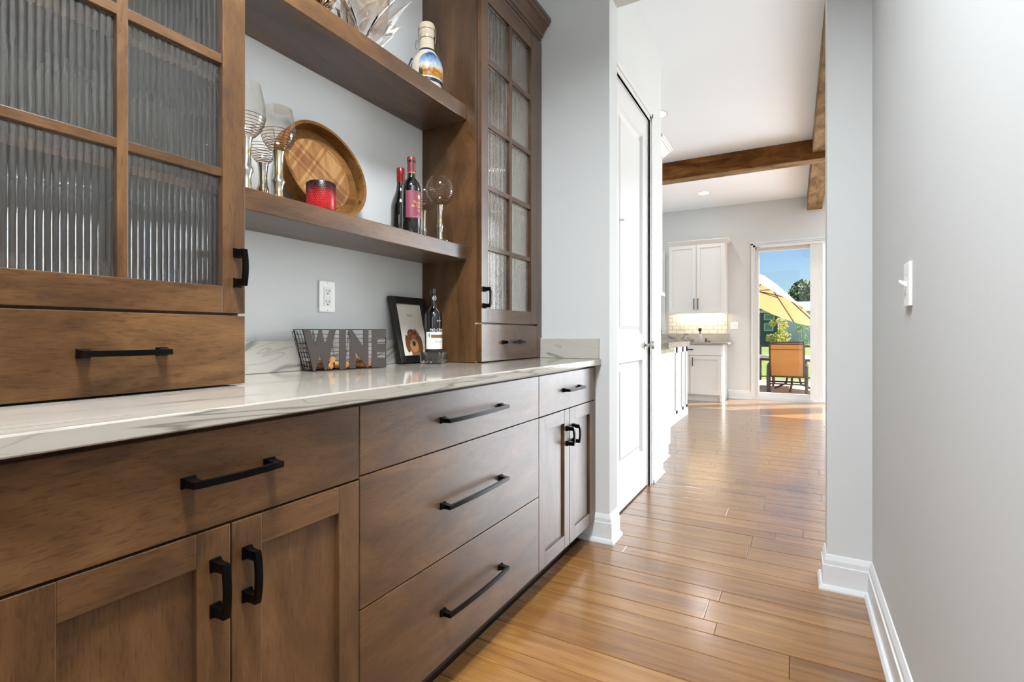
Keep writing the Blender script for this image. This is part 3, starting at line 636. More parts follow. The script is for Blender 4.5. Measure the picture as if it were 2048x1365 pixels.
# silver leaf bowls
M_silver = plain('silver', (232, 230, 226), .32, 1, bump=.5)
M_bsilver = plain('tarnished_silver', (168, 148, 122), .2, 1)
lb = thing('leaf_bowl', 'silver bowl of large veined leaves fanning out on the upper shelf', 'bowl', (-.455, 1.292, ZU))
build('base', MB().lathe([(0, 0), (.034, 0), (.036, .006), (.020, .014), (.022, .034), (.03, .044), (.0, .046)], n=28), M_silver, lb, local=True)
def palm_leaf(lobes, lean, curl, k=1.0, th=.002):
    mb = MB()
    for q_, (ang, L, Wd) in enumerate(lobes):
        n = 14; m = 7; vs = []; ca, sa = math.cos(ang), math.sin(ang)
        for i in range(n+1):
            t = i/n; w_ = Wd*max(.0006/Wd, (math.sin(PI*min(1, .16+t*.84))**.9)*(1-t)**.45*1.25)
            for j in range(m):
                u = -1+2*j/(m-1); a_, b_ = u*w_, t*L; S_ = a_*ca+b_*sa; H_ = b_*ca-a_*sa
                out = .010*abs(u)*w_/Wd-.0015*math.cos((t*9+abs(u)*1.6)*PI)*(.3+abs(u))*(1-t)-.002*(1-abs(u))+.0016*q_
                x_ = math.sin(lean)*H_+curl*H_*H_*2.2+out+S_*S_*2.0; z_ = math.cos(lean)*H_-curl*H_*H_*.6
                vs.append((x_*k, S_*k, z_*k))
        kk = len(vs); vs += [(x_-th, a, z_) for x_, a, z_ in vs]; fs = []
        for i in range(n):
            for j in range(m-1):
                A = i*m+j; fs += [(A, A+1, A+m+1, A+m), (kk+A, kk+A+m, kk+A+m+1, kk+A+1)]
            fs += [(i*m, i*m+m, kk+i*m+m, kk+i*m), (i*m+m-1, kk+i*m+m-1, kk+i*m+2*m-1, i*m+2*m-1)]
        mb.add(vs, fs, True)
    return mb
LOB = [(-.95, .115, .040), (-.50, .165, .048), (0, .205, .052), (.50, .165, .048), (.95, .115, .040)]
for i in range(5):
    a = 2*PI*i/5-.62; mb = palm_leaf(LOB, .58, .5, 1.0).xf(Matrix.Rotation(a, 4, 'Z') @ Matrix.Translation((.016, 0, .034))); build('leaf', mb, M_silver, lb, local=True)
lb2 = thing('leaf_ornament', 'small darker silver leaf ornament left of the silver leaf bowl', 'ornament', (-.45, 1.085, ZU))
build('base', MB().lathe([(0, 0), (.026, 0), (.028, .006), (0, .012)], n=24), M_bsilver, lb2, local=True)
for i in range(8):
    a = 2*PI*i/8; mb = palm_leaf([(-.45, .07, .018), (0, .09, .02), (.45, .07, .018)], .45+.3*(i % 2), .5).xf(Matrix.Rotation(a, 4, 'Z') @ Matrix.Translation((.008, 0, .022))); build('leaf', mb, M_bsilver, lb2, local=True)

# ================================================================ COUNTER ITEMS
ZT = .9145
# WINE basket
th_ = math.atan2(.196, .98); E_ = Vector((math.sin(th_), math.cos(th_), 0)); Nn = Vector((-math.cos(th_), math.sin(th_), 0))
P0 = Vector((-.513, 1.137, ZT))
bk = thing('wire_basket', 'dark metal wire basket with the cut-out letters WINE on its front, on the countertop', 'basket', tuple(P0))
def F(s_, h, d): return tuple(P0+E_*s_+Nn*d+Vector((0, 0, h)))
M_let = plain('letter_metal', (74, 66, 62), .5, .4); M_wire = plain('basket_wire', (28, 24, 22), .45, .6)
LET = {'W': [(-.035, .1389), (-.0109, .1391), (.0075, .0835), (.0214, .1374), (.031, .1374), (.0431, .0858), (.0603, .1396), (.0832, .1398), (.0484, .0021), (.0431, .001), (.0241, .0546), (.0085, .0017), (0, .0014)],
 'I': [(.096, .1399), (.1213, .1401), (.1208, .0023), (.096, .0022)],
 'N': [(.1351, .1402), (.1432, .1402), (.1905, .0792), (.1905, .1395), (.2117, .1397), (.2117, .0025), (.2063, .0028), (.1595, .0599), (.1595, .0028), (.1351, .003)],
 'E': [(.2273, .1409), (.2873, .1413), (.2873, .1083), (.2492, .1052), (.2492, .0874), (.2873, .0884), (.2873, .0576), (.2482, .0564), (.2482, .038), (.2873, .0349), (.2873, .0003), (.2256, .0012)]}
for k_, pl in LET.items(): build('letter', MB().prism(pl, lambda a, b, d: F(a, b+.0008, d-.0012), .0024), M_let, bk)
D_ = .062; fw = MB()
def wire(mb, pts, r=.0008): mb.tube(pts, r, 5)
def lft(h): return -.035*h/.139
for d in (0, D_):
    wire(fw, [F(-.035, .139, d), F(.2873, .141, d)], .0016); wire(fw, [F(0, .0018, d), F(.2873, .0018, d)], .0016); wire(fw, [F(.2873, .002, d), F(.2873, .141, d)], .0014); wire(fw, [F(0, .002, d), F(-.035, .139, d)], .0016)
for s_, h in ((-.035, .139), (0, .002), (.2873, .141), (.2873, .002)): wire(fw, [F(s_, h, 0), F(s_, h, D_)], .0016)
build('frame', fw, M_wire, bk)
sd = MB()
for i in range(1, 9):
    h = .139*i/9; wire(sd, [F(lft(h), h, .002), F(lft(h), h, D_-.002)])
for i in range(4):
    d0 = .006+i*.018; wire(sd, [F(lft(.002), .002, d0+.009), F(lft(.10), .10, d0), ]); wire(sd, [F(lft(.002), .002, d0+.002), F(lft(.135), .135, d0+.016)])
wire(sd, [F(lft(.118+.017*math.sin(a)), .118+.017*math.sin(a), .058+.017*math.cos(a)) for a in [2*PI*i/16 for i in range(17)]])
build('wire_side', sd, M_wire, bk)
bw = MB()
for i in range(1, 9):
    h = .139*i/9; wire(bw, [F(lft(h), h, D_), F(.2873, h, D_)])
for i in range(4):
    s0 = .02+i*.068; wire(bw, [F(s0, .002, D_+.001), F(s0+.014, .139, D_+.001)]); wire(bw, [F(s0+.028, .002, D_+.001), F(s0+.014, .139, D_+.001)])
for cx_ in (.02, .155, .26): wire(bw, [F(cx_+.018*math.cos(a), .115+.018*math.sin(a), D_-.001) for a in [2*PI*i/16 for i in range(17)]])
for i in range(1, 9):
    h = .139*i/9; wire(bw, [F(.2873, h, 0), F(.2873, h, D_)])
build('wire_back', bw, M_wire, bk)
fb = MB()
for i in range(1, 12): wire(fb, [F(.2873*i/12, .0018, 0), F(.2873*i/12, .0018, D_)])
for i in range(1, 4): wire(fb, [F(0, .0018, D_*i/4), F(.2873, .0018, D_*i/4)])
build('wire_floor', fb, M_wire, bk)
q = N('cork'); v = q.coords(); q.color(q.ramp(q.noise(v, 70, 4, .7), [(.3, lin((128, 84, 44))), (.6, lin((198, 148, 92)))])); q.set(Roughness=.85); M_cork = q.m
cprof = MB().lathe([(0, -.022), (.0108, -.022), (.0118, -.019), (.0118, .019), (.0108, .022), (0, .022)], n=16)
ck0 = None
for i, (s_, d, h, az) in enumerate(((.03, .045, .0155, .5), (.062, .028, .0155, 1.9), (.072, .055, .0155, .2), (.085, .03, .036, .9), (.115, .05, .0155, 2.4), (.15, .03, .0155, .25), (.172, .058, .0155, 1.2), (.20, .03, .0155, 2.0), (.215, .055, .036, .4), (.245, .05, .0155, .9))):
    if ck0 is None: ck = ck0 = build('wine_cork', cprof, M_cork, None, local=True)
    else: ck = ck0.copy(); COL.objects.link(ck)
    ck.location = F(s_, h, d); ck.rotation_euler = (PI/2, 0, az); tag(ck, 'tan wine cork lying loose inside the WINE wire basket', 'cork', 'corks in the wire basket')
# framed dog picture
fx = math.radians(-12.5)
pf = thing('picture_frame', 'black picture frame with a printed curly brown dog leaning on the back wall', 'picture', (-.530, 1.578, ZT+.004), (0, fx, 0))
W_, H_ = .222, .285; M_fr = plain('black_frame', (22, 20, 18), .35)
fm = MB(); bd = .030
for a, b in (((-.009, 0, 0), (.009, bd, H_)), ((-.009, W_-bd, 0), (.009, W_, H_)), ((-.009, bd, 0), (.009, W_-bd, bd)), ((-.009, bd, H_-bd), (.009, W_-bd, H_))): fm.box(a, b, .001)
build('frame', fm, M_fr, pf, local=True)
build('print', B((-.006, bd-.002, bd-.002), (-.001, W_-bd+.002, H_-bd+.002)), plain('print_paper', (226, 216, 204), .55), pf, local=True)
def flat(pts, xo): return MB().add([(xo, a, b) for a, b in pts], [tuple(range(len(pts)))])
def ell(cx_, cz_, rx, rz, n=24, wob=0, sd=1):
    r_ = random.Random(sd); return [(cx_+rx*math.cos(2*PI*i/n)*(1+wob*r_.uniform(-1, 1)), cz_+rz*math.sin(2*PI*i/n)*(1+wob*r_.uniform(-1, 1))) for i in range(n)]
M_d1 = plain('dog_brown', (132, 84, 48), .7); M_d2 = plain('dog_dark', (98, 60, 34), .7); M_d3 = plain('dog_light', (172, 120, 72), .7); M_d4 = plain('dog_nose', (36, 30, 28), .5)
dg_ = build('dog_picture', flat(ell(.112, .090, .044, .052, 30, .05), -.0006), M_d1, pf, local=True, recalc=False)
for nm, mat, pts, xo in (('chest', M_d1, [(.088, .032), (.146, .032), (.15, .06), (.09, .06)], -.0008), ('ear', M_d2, ell(.071, .082, .015, .038, 22, .08, 2), -.0004), ('ear', M_d2, ell(.152, .078, .015, .040, 22, .08, 3), -.0004), ('muzzle', M_d3, ell(.110, .072, .026, .028, 24, .05, 4), -.0003), ('nose', M_d4, ell(.110, .082, .0105, .0115), -.0001), ('eye', M_d4, ell(.094, .106, .004, .004, 10), -.0001), ('eye', M_d4, ell(.130, .106, .004, .004, 10), -.0001)):
    build(nm, flat(pts, xo), mat, dg_, local=True, recalc=False)
cu_ = MB(); r_ = random.Random(5)
for i in range(70):
    a = r_.uniform(.1, PI-.1); rr = r_.uniform(.55, 1.05); f_ = flat(ell(.112+.042*rr*math.cos(a), .094+.050*rr*math.sin(a), .0042, .0042, 8), -.0002-.0001*(i % 2)); cu_.add(f_.v, f_.f)
build('curl', cu_, M_d2, dg_, local=True, recalc=False)
v_, f_ = text_geo('WILD', .0145); build('lettering', MB().add([(-.0004, .112+p[0], .205+p[1]) for p in v_], f_), M_ink, pf, local=True, recalc=False)
# bottle on glass coaster
cx_, cy_ = -.462, 1.712
co = thing('glass_coaster', 'clear ribbed glass wine coaster under the white-labelled bottle', 'coaster', (cx_, cy_, ZT))
op = [(0, 0), (.050, 0), (.056, .004), (.055, .010), (.054, .022), (.056, .034), (.059, .044), (.060, .050)]
ip = [(.050, .050), (.0415, .040), (.0395, .022), (.039, .013), (0, .012)]
vs = []; fs = []; pr = op+ip; n = 72; m = len(pr)
for i in range(n):
    a = 2*PI*i/n; k_ = 1+.045*math.cos(a*16)
    for j, (r_, z_) in enumerate(pr):
        kk = k_ if 3 <= j <= 7 else 1; vs.append((r_*kk*math.cos(a), r_*kk*math.sin(a), z_))
for i in range(n):
    for j in range(m-1): fs.append((i*m+j, ((i+1) % n)*m+j, ((i+1) % n)*m+j+1, i*m+j+1))
build('dish', MB().add(vs, fs, True), M_glass, co, local=True)
b3 = thing('wine_bottle', 'wine bottle with white label standing in the glass coaster on the countertop', 'bottle', (cx_, cy_, ZT+.0142))
build('body', MB().lathe(bordeaux(.302, .0365), n=40), M_wine, b3, local=True)
ph = math.atan2(-cy_, .876-cx_); pc = ph+math.radians(36); A_ = math.radians(84)
wl = MB()
for z0, z1, p0, p1 in ((.047, .094, pc-A_-.12, pc+A_), (.094, .108, pc-A_-.12, pc-.92), (.108, .119, pc-A_-.12, pc+A_)):
    s_ = strip(.0365, z0, z1, p0, p1); wl.add(s_.v, s_.f, True)
build('label', wl, M_white, b3, local=True, recalc=False)
s_ = strip(.0365, .0955, .1065, pc-.90, pc+.9); build('label_window', s_, plain('bronze_print', (150, 104, 62), .4, .4), b3, local=True, recalc=False)
t_ = MB(); wrap_text(t_, 'PIO CESARE', .0165, .0371, .1265, pc+.02, sx=.92); wrap_text(t_, '2019', .0095, .0371, .166, pc-.02); build('lettering', t_, M_print, b3, local=True, recalc=False)
t_ = MB(); wrap_text(t_, 'PC', .012, .0150, .262, ph+.25)
t_.add([((.0150)*math.cos(ph+.25+p*1.0/1.0), .0150*math.sin(ph+.25+p), .262+z_) for p, z_ in [(.62*math.cos(i*PI/12), .0095*math.sin(i*PI/12)) for i in range(24)]]+[((.0150)*math.cos(ph+.25+p), .0150*math.sin(ph+.25+p), .262+z_) for p, z_ in [(.53*math.cos(i*PI/12), .0080*math.sin(i*PI/12)) for i in range(24)]], [(i, (i+1) % 24, 24+(i+1) % 24, 24+i) for i in range(24)])
build('emblem', t_, M_print, b3, local=True, recalc=False)
t_ = MB(); wrap_text(t_, 'Barolo', .013, .0372, .079, pc-.02); wrap_text(t_, '- - - - - -', .006, .0372, .058, pc); build('script', t_, plain('grey_print', (150, 140, 130), .5), b3, local=True, recalc=False)
t_ = MB()
for dz_, dp, r1 in ((.1105, 0, .0028), (.105, -.06, .0024), (.105, .06, .0024), (.0995, 0, .0026)):
    a0 = pc-1.13+dp; t_.add([(.0372*math.cos(a0+r1*math.cos(i*PI/5)/.0372), .0372*math.sin(a0+r1*math.cos(i*PI/5)/.0372), dz_+r1*math.sin(i*PI/5)) for i in range(10)], [tuple(range(10))])
build('crest', t_, M_ink, b3, local=True, recalc=False)

# ================================================================ OUTLET, SWITCH
ou = thing('wall_outlet', 'white double socket outlet plate on the wall above the WINE basket', 'outlet', (XB, 1.2745, 1.116))
y0, y1, z0, z1 = 1.239, 1.311, 1.118, 1.231
build('plate', MB().box((XB, y0, z0), (XB+.006, y1, z1), .003), M_plastic, ou)
build('receptacle', B((XB+.005, 1.259, 1.141), (XB+.0075, 1.292, 1.208), .0008), plain('outlet_face', (222, 220, 214), .35), ou)
sl = MB()
for zc in (1.196, 1.1575):
    sl.box((XB+.0073, 1.268, zc-.004), (XB+.0079, 1.2698, zc+.004)).box((XB+.0073, 1.281, zc-.004), (XB+.0079, 1.2828, zc+.004))
    sl.add([(XB+.0079, 1.2755+.0028*math.cos(i*PI/5), zc-.0105+.0028*math.sin(i*PI/5)) for i in range(10)], [tuple(range(10))])
for zc in (1.2235, 1.125): sl.box((XB+.0058, 1.2735, zc-.0008), (XB+.0063, 1.2775, zc+.0008))
build('slot', sl, M_slot, ou, recalc=False)
build('test_button', MB().box((XB+.0073, 1.267, 1.1755), (XB+.0085, 1.284, 1.179)), M_plastic, ou)
sw = thing('light_switch', 'white toggle light switch plate on the right-hand pantry wall', 'switch', (XR, 1.69, 1.11))
build('plate', MB().box((XR-.008, 1.655, 1.112), (XR, 1.728, 1.229), .003), M_plastic, sw)
tg = MB(); tg.bar([[(XR-.008, 1.687, 1.165), (XR-.008, 1.697, 1.165), (XR-.008, 1.697, 1.178), (XR-.008, 1.687, 1.178)], [(XR-.024, 1.688, 1.177), (XR-.024, 1.696, 1.177), (XR-.024, 1.696, 1.184), (XR-.024, 1.688, 1.184)]])
build('toggle', tg, M_plastic, sw)
build('screw', MB().box((XR-.0086, 1.69, 1.142), (XR-.0078, 1.694, 1.146)).box((XR-.0086, 1.69, 1.195), (XR-.0078, 1.694, 1.199)), M_nickel, sw)

# ================================================================ GLASSES INSIDE LEFT CABINET
def stemglass(label, x, y, z):
    t = thing('wine_glass', label, 'glass', (x, y, z), group='stemmed glasses on the cabinet shelf')
    bowl = [(.004, .085), (.02, .088), (.036, .105), (.042, .13), (.040, .16), (.034, .195)]
    build('bowl', MB().lathe(bowl, n=28), M_thin, t, local=True)
    build('stem', MB().lathe([(0, 0), (.035, 0), (.033, .003), (.006, .008), (.0035, .02), (.0035, .08), (.005, .0865), (0, .0865)], n=24), M_thin, t, local=True)
for i, (x, y) in enumerate(((-.42, .335), (-.43, .43), (-.42, .525), (-.43, .625))):
    stemglass(('first', 'second', 'third', 'fourth')[i]+' stemmed wine glass from the left behind the reeded glass, middle shelf', x, y, 1.3945)
for i, (x, y) in enumerate(((-.43, .38), (-.42, .49), (-.43, .585), (-.42, .67))):
    t = thing('tumbler', ('first', 'second', 'third', 'fourth')[i]+' glass tumbler from the left on the lowest shelf behind the reeded glass', 'glass', (x, y, 1.0955), group='tumblers on the lowest cabinet shelf')
    build('cup', MB().lathe([(0, 0), (.030, 0), (.033, .004), (.038, .095), (.0362, .095), (.031, .012), (0, .011)], n=28), M_glass, t, local=True)

# ================================================================ KITCHEN
def shaker_y(x0, x1, z0, z1, yf, parent, st=.058, t=.021, sgn=-1):
    """white shaker door facing -y (sgn -1)"""
    d = MB()
    for a, b, c, e in ((x0, x0+st, z0, z1), (x1-st, x1, z0, z1), (x0+st, x1-st, z0, z0+st), (x0+st, x1-st, z1-st, z1)): d.box((a, yf, c), (b, yf-sgn*t, e), .001)
    o = build('door', d, M_kit, parent); build('panel', B((x0+st-.003, yf-sgn*.014, z0+st-.003), (x1-st+.003, yf-sgn*.020, z1-st+.003)), M_kit, o); return o
def pull_y(p, L, vert, parent):
    mb = MB(); h = L/2; a = (0, 0, 1) if vert else (1, 0, 0); p = Vector(p); a = Vector(a); o_ = Vector((0, -.03, 0))
    mb.tube([p-a*h, p-a*h+o_*.9, p-a*(h-.006)+o_, p+o_*1.08, p+a*(h-.006)+o_, p+a*h+o_*.9, p+a*h], .0072, 8); build('handle', mb, plain('matte_black', (17, 16, 15), .45), parent)
# near base + upper on the back of the pantry wall
nb = thing('kitchen_base_cabinet', 'white kitchen base cabinet end panel just past the white panelled door', 'cabinet', (-.5, 4.2, 0))
sp = [(3.872, 0), (4.39, 0), (4.39, .1), (4.465, .1), (4.465, .884), (3.872, .884)]
build('side_panel', MB().prism(sp, lambda a, b, d: (-.055-d, a, b), .02), M_kit, nb)
build('carcass', B((-2.4, 3.872, .1), (-.0755, 4.445, .884)), M_kit, nb); build('toe_kick', B((-2.4, 3.872, 0), (-.08, 4.39, .1)), M_kit, nb)
for i in range(3): shaker_y(-.08-.6*(i+1)+.002, -.08-.6*i-.002, .11, .70, 4.466, nb, sgn=1)
for i in range(3): build('drawer', B((-.08-.6*(i+1)+.002, 4.446, .705), (-.08-.6*i-.002, 4.466, .88)), M_kit, nb)
build('shoe_molding', B((-.055, 3.88, 0), (-.040, 4.39, .02), .004), M_trim, nb)
tag(build('kitchen_countertop', B((-2.4, 3.871, .8845), (-.030, 4.515, .914), .002), M_quartz), 'white quartzite counter on the near kitchen base cabinet past the panelled door', 'countertop')
nu = thing('kitchen_wall_cabinet', 'white kitchen wall cabinet side with crown seen past the panelled door', 'cabinet', (-.5, 4.0, 1.36))
build('carcass', B((-1.9, 3.872, 1.375), (-.055, 4.145, 2.46)), M_kit, nu); shaker_y(-.66, -.057, 1.378, 2.455, 4.166, nu, sgn=1)
build('light_rail', MB().sweep([(0, 1.345), (.016, 1.345), (.018, 1.36), (.012, 1.372), (.016, 1.376), (0, 1.376)], [(-1.9, 4.166), (-.055, 4.166), (-.055, 3.872)]), M_kit, nu)
build('crown', MB().sweep([(o, z*.9+2.46) for o, z in CRP], [(-1.9, 4.166), (-.055, 4.166), (-.055, 3.872)]), M_kit, nu)
# island
isl = thing('kitchen_island', 'white kitchen island with board-and-batten end and thick quartzite top', 'island', (-.9, 6.25, 0))
build('body', B((-1.5, 5.66, .0), (-.352, 6.84, .884)), M_kit, isl)
bat = MB(); xa, xb = -.352, -.336
for a, b in ((5.66, 5.78), (6.12, 6.21), (6.50, 6.58), (6.75, 6.84)): bat.box((xa, a, .0), (xb, b, .884))
bat.box((xa, 5.66, 0), (xb, 6.84, .135)).box((xa, 5.66, .82), (xb, 6.84, .884)); build('batten', bat, M_kit, isl)
build('base_board', B((-.336, 5.66, 0), (-.326, 6.84, .10), .002), M_kit, isl)
build('worktop', B((-1.55, 5.62, .8845), (-.31, 6.88, .945), .003), M_quartz, isl)
# far run
fbx = thing('kitchen_base_cabinet', 'white base cabinet with black pulls against the far kitchen wall', 'cabinet', (-.8, 8.58, 0))
build('carcass', B((-2.9, 8.283, .1), (-.076, 8.898, .884)), M_kit, fbx); build('toe_kick', B((-2.9, 8.33, 0), (-.076, 8.898, .1)), M_kit, fbx)
build('foot', MB().box((-.116, 8.262, 0), (-.076, 8.33, .1), .004), M_kit, fbx)
for i in range(5):
    a, b = -.086-.465*(i+1), -.086-.465*i; d = shaker_y(a+.004, b-.004, .105, .704, 8.262, fbx)
    pull_y((a+.045 if i % 2 == 0 else b-.045, 8.262, .61), .12, True, d)
for i in range(2):
    a, b = -.086-.93*(i+1), -.086-.93*i; d = build('drawer', B((a+.004, 8.262, .714), (b-.004, 8.283, .868), .001), M_kit, fbx); pull_y((a+.36 if i == 0 else (a+b)/2, 8.262, .80), .30, False, d)
tag(build('kitchen_countertop', B((-2.9, 8.235, .8845), (.003, 8.899, .914), .002), M_quartz), 'white quartzite counter along the far kitchen wall under the tiles', 'countertop')
tag(build('kitchen_backsplash', B((-2.9, 8.88, .9145), (-.045, 8.899, 1.046)), M_quartzb), 'grey veined quartzite upstand behind the far kitchen counter', 'backsplash')
# tiles
M_tile = plain('cream_tile', (236, 228, 214), .15); gt = MB().box((-1.012, YF-.004, 1.047), (-.074, YF, 1.372)); build('grout_bed', gt, plain('grout', (150, 140, 126), .8), wfar)
for r_ in range(5):
    z0 = 1.048+r_*.065; x = -1.011-(.065 if r_ % 2 else 0)
    while x < -.076:
        a, b = max(x, -1.011), min(x+.130, -.075)
        if b-a > .01: build('tile', B((a+.002, YF-.011, z0+.002), (b-.002, YF-.004, z0+.063), .0012), M_tile, wfar)
        x += .131
fu = thing('kitchen_wall_cabinet', 'white two-door wall cabinet with black pulls above the far tiled splashback', 'cabinet', (-.5, 8.73, 1.38))
build('carcass', B((-.935, 8.582, 1.40), (-.074, 8.899, 2.49)), M_kit, fu)
for a, b, hx in ((-.935, -.506, -.535), (-.504, -.074, -.474)): d = shaker_y(a+.002, b-.003, 1.402, 2.485, 8.561, fu); pull_y((hx, 8.561, 1.525), .165, True, d)
build('light_rail', MB().sweep([(0, 1.372), (.01, 1.372), (.012, 1.40), (0, 1.40)], [(-.935, 8.561), (-.074, 8.561), (-.074, 8.89)][::-1]), M_kit, fu)
build('crown', MB().sweep([(o*.8, z*.6+2.49) for o, z in CRP], [(-.935, 8.561), (-.074, 8.561), (-.074, 8.898)][::-1]), M_kit, fu)
q = N('warm_strip'); q.set(Base_Color=(1, .9, .75, 1), Emission_Color=(1, .78, .5, 1), Emission_Strength=6.0); M_strip = q.m
build('light_strip', B((-.86, 8.80, 1.391), (-.12, 8.83, 1.399)), M_strip, fu)
lamp('under_cabinet_lamp', 'AREA', (-.5, 8.81, 1.388), 2.2, (1, .80, .55), (0, .25, -1), .72, .04)
# soap bottle and small items
sb = thing('soap_bottle', 'clear soap bottle with square black pump on the far kitchen counter', 'bottle', (-.455, 8.62, .9145))
build('body', MB().lathe([(0, 0), (.036, 0), (.038, .004), (.038, .105), (.03, .118), (.014, .124), (.014, .132), (0, .132)], n=28), plain('frosted_plastic', (226, 226, 222), .2, Transmission_Weight=.5), sb, local=True)
build('pump', MB().lathe([(.008, .130), (.008, .175), (0, .175)], n=12).box((-.022, -.024, .172), (.022, .022, .222), .005), plain('black_plastic', (16, 15, 15), .35), sb, local=True)
tag(build('black_stopper', MB().lathe([(0, 0), (.016, 0), (.018, .02), (.012, .034), (.016, .048), (.01, .06), (0, .062)], (-.355, 8.56, .9145), n=16), plain('dark_ornament', (70, 52, 44), .4)), 'small dark knob-shaped ornament right of the soap bottle on the far counter', 'ornament')
tag(build('scrub_pad', MB().lathe([(0, 0), (.02, 0), (.024, .01), (.015, .02), (0, .022)], (-.305, 8.55, .9145), n=16), plain('grey_pad', (110, 96, 84), .8)), 'low grey-brown pad at the right of the dark ornament on the far counter', 'sponge')
jg = thing('white_jug', 'white oval loop-handled jug on the counter below the far kitchen window', 'jug', (-1.30, 8.55, .9145))
build('loop', MB().tube([(.042*math.cos(2*PI*i/20), 0, .25+.105*math.sin(2*PI*i/20)) for i in range(20)], .017, 8, close=True), plain('white_ceramic', (240, 240, 238), .2), jg, local=True)
build('base', MB().lathe([(0, 0), (.05, 0), (.05, .012), (.022, .04), (.018, .14), (0, .14)], n=20), plain('white_ceramic', (240, 240, 238), .2), jg, local=True)
# tile outlet, kitchen switch
to = thing('wall_outlet', 'cream double socket plate on the far tiled splashback', 'outlet', (-.79, YF-.012, 1.10))
build('plate', B((-.84, YF-.017, 1.115), (-.725, YF-.0115, 1.225), .002), plain('cream_plate', (232, 222, 206), .3), to)
for x in (-.812, -.753): build('receptacle', B((x-.017, YF-.0185, 1.135), (x+.017, YF-.0165, 1.205)), plain('cream_face', (214, 204, 190), .3), to)
ks = thing('light_switch', 'white double light switch between the far cabinets and the patio door', 'switch', (.03, YF, 1.12))
build('plate', B((-.03, YF-.006, 1.125), (.085, YF, 1.240), .002), M_plastic, ks)
for x in (0, .055): build('toggle', MB().box((x-.005, YF-.016, 1.178), (x+.005, YF-.005, 1.192)), M_plastic, ks)
# recessed lights
q = N('lamp_glow'); q.set(Emission_Color=(1, .97, .92, 1), Emission_Strength=5.0, Base_Color=(1, 1, 1, 1)); M_glow = q.m
def can(label, x, y, e=14, r=.075):
    t = thing('recessed_light', label, 'light', (x, y, HC), group='recessed ceiling lights')
    build('trim_ring', MB().lathe([(r, -.002), (r+.018, -.002), (r+.018, -.0005), (r, -.0005)], n=32, close=True), M_trim, t, local=True)
    build('lens', MB().lathe([(0, -.003), (r, -.003), (r, -.001), (0, -.001)], n=32), M_glow, t, local=True)
    lamp('can_lamp', 'AREA', (x, y, HC-.012), e, (.97, .97, .97), (0, 0, -1), .13)
can('recessed ceiling light beyond the cross beam', -.30, 7.95, 4)
can('recessed ceiling light half hidden by the hall wall edge', -.262, 4.90, 8)
for lab_, x_, y_ in (('added recessed fill light out of view, on the near side of the cross beam', 2.6, 4.9), ('added recessed fill light out of view, close to the far windows', 2.6, 7.95), ('added recessed fill light out of view, in the middle of the living side', 4.6, 5.9)): can(lab_, x_, y_, 10)  # extra unseen cans added to brighten the kitchen floor and walls
ft = thing('added_ceiling_light', 'added white drum ceiling light over the pantry, out of view, for soft fill', 'light', (.6, .35, HC))  # unseen drum added as a large soft source for the pantry
build('drum', MB().lathe([(0, -.07), (.24, -.07), (.25, -.06), (.25, 0), (0, 0)], n=40), M_glow, ft, local=True)
build('rim', MB().lathe([(.25, -.012), (.262, -.012), (.262, 0), (.25, 0)], n=40, close=True), M_nickel, ft, local=True)
lamp('added_ceiling_lamp', 'AREA', (.6, .35, HC-.08), 72, (.92, .97, 1.02), (0, 0, -1), .48, spread=math.radians(148))  # soft pantry fill under the added drum

# ================================================================ OUTSIDE
ZD = -.15
dk = struct('floor_deck', B((-6, 9.06, ZD-.2), (10, 14.9, ZD-.012)), plain('deck_frame', (90, 70, 56), .8))
M_deck = plain('deck_board', (186, 158, 138), .7)
x0 = -.4
for i in range(40):
    yy = 9.08+i*.145; build('board', B((-6, yy, ZD-.012), (10, yy+.139, ZD)), M_deck, dk)
q = N('lawn'); q.color(q.ramp(q.noise(q.coords(rnd=False), .35, 4, .7), [(.3, lin((66, 84, 10))), (.7, lin((98, 116, 16)))])); q.set(Roughness=.9); M_lawn = q.m
lw = MB(); n = 24; vs = []; fs = []
for i in range(n+1):
    for j in range(n+1):
        x = -70+160*i/n; yy = 9.1+150*j/n; vs.append((x, yy, -.95+1.5*math.exp(-((x-16)/9)**2-((yy-95)/22)**2)))
for i in range(n):
    for j in range(n): fs.append((i*(n+1)+j, (i+1)*(n+1)+j, (i+1)*(n+1)+j+1, i*(n+1)+j+1))
tag(build('lawn', lw.add(vs, fs, True), M_lawn), 'bright green lawn beyond the deck railing', 'lawn', kind='structure')
M_rail = plain('rail_black', (24, 22, 22), .5)
rl = thing('deck_railing', 'black metal railing along the far edge of the deck', 'railing', (1, 14.7, ZD))
build('top_rail', B((-6, 14.66, ZD+.86), (10, 14.74, ZD+.91)), M_rail, rl); build('bottom_rail', B((-6, 14.68, ZD+.08), (10, 14.72, ZD+.11)), M_rail, rl)
for i in range(14): build('post', B((-5.93+i*1.2, 14.67, ZD), (-5.87+i*1.2, 14.73, ZD+.87)), M_rail, rl)
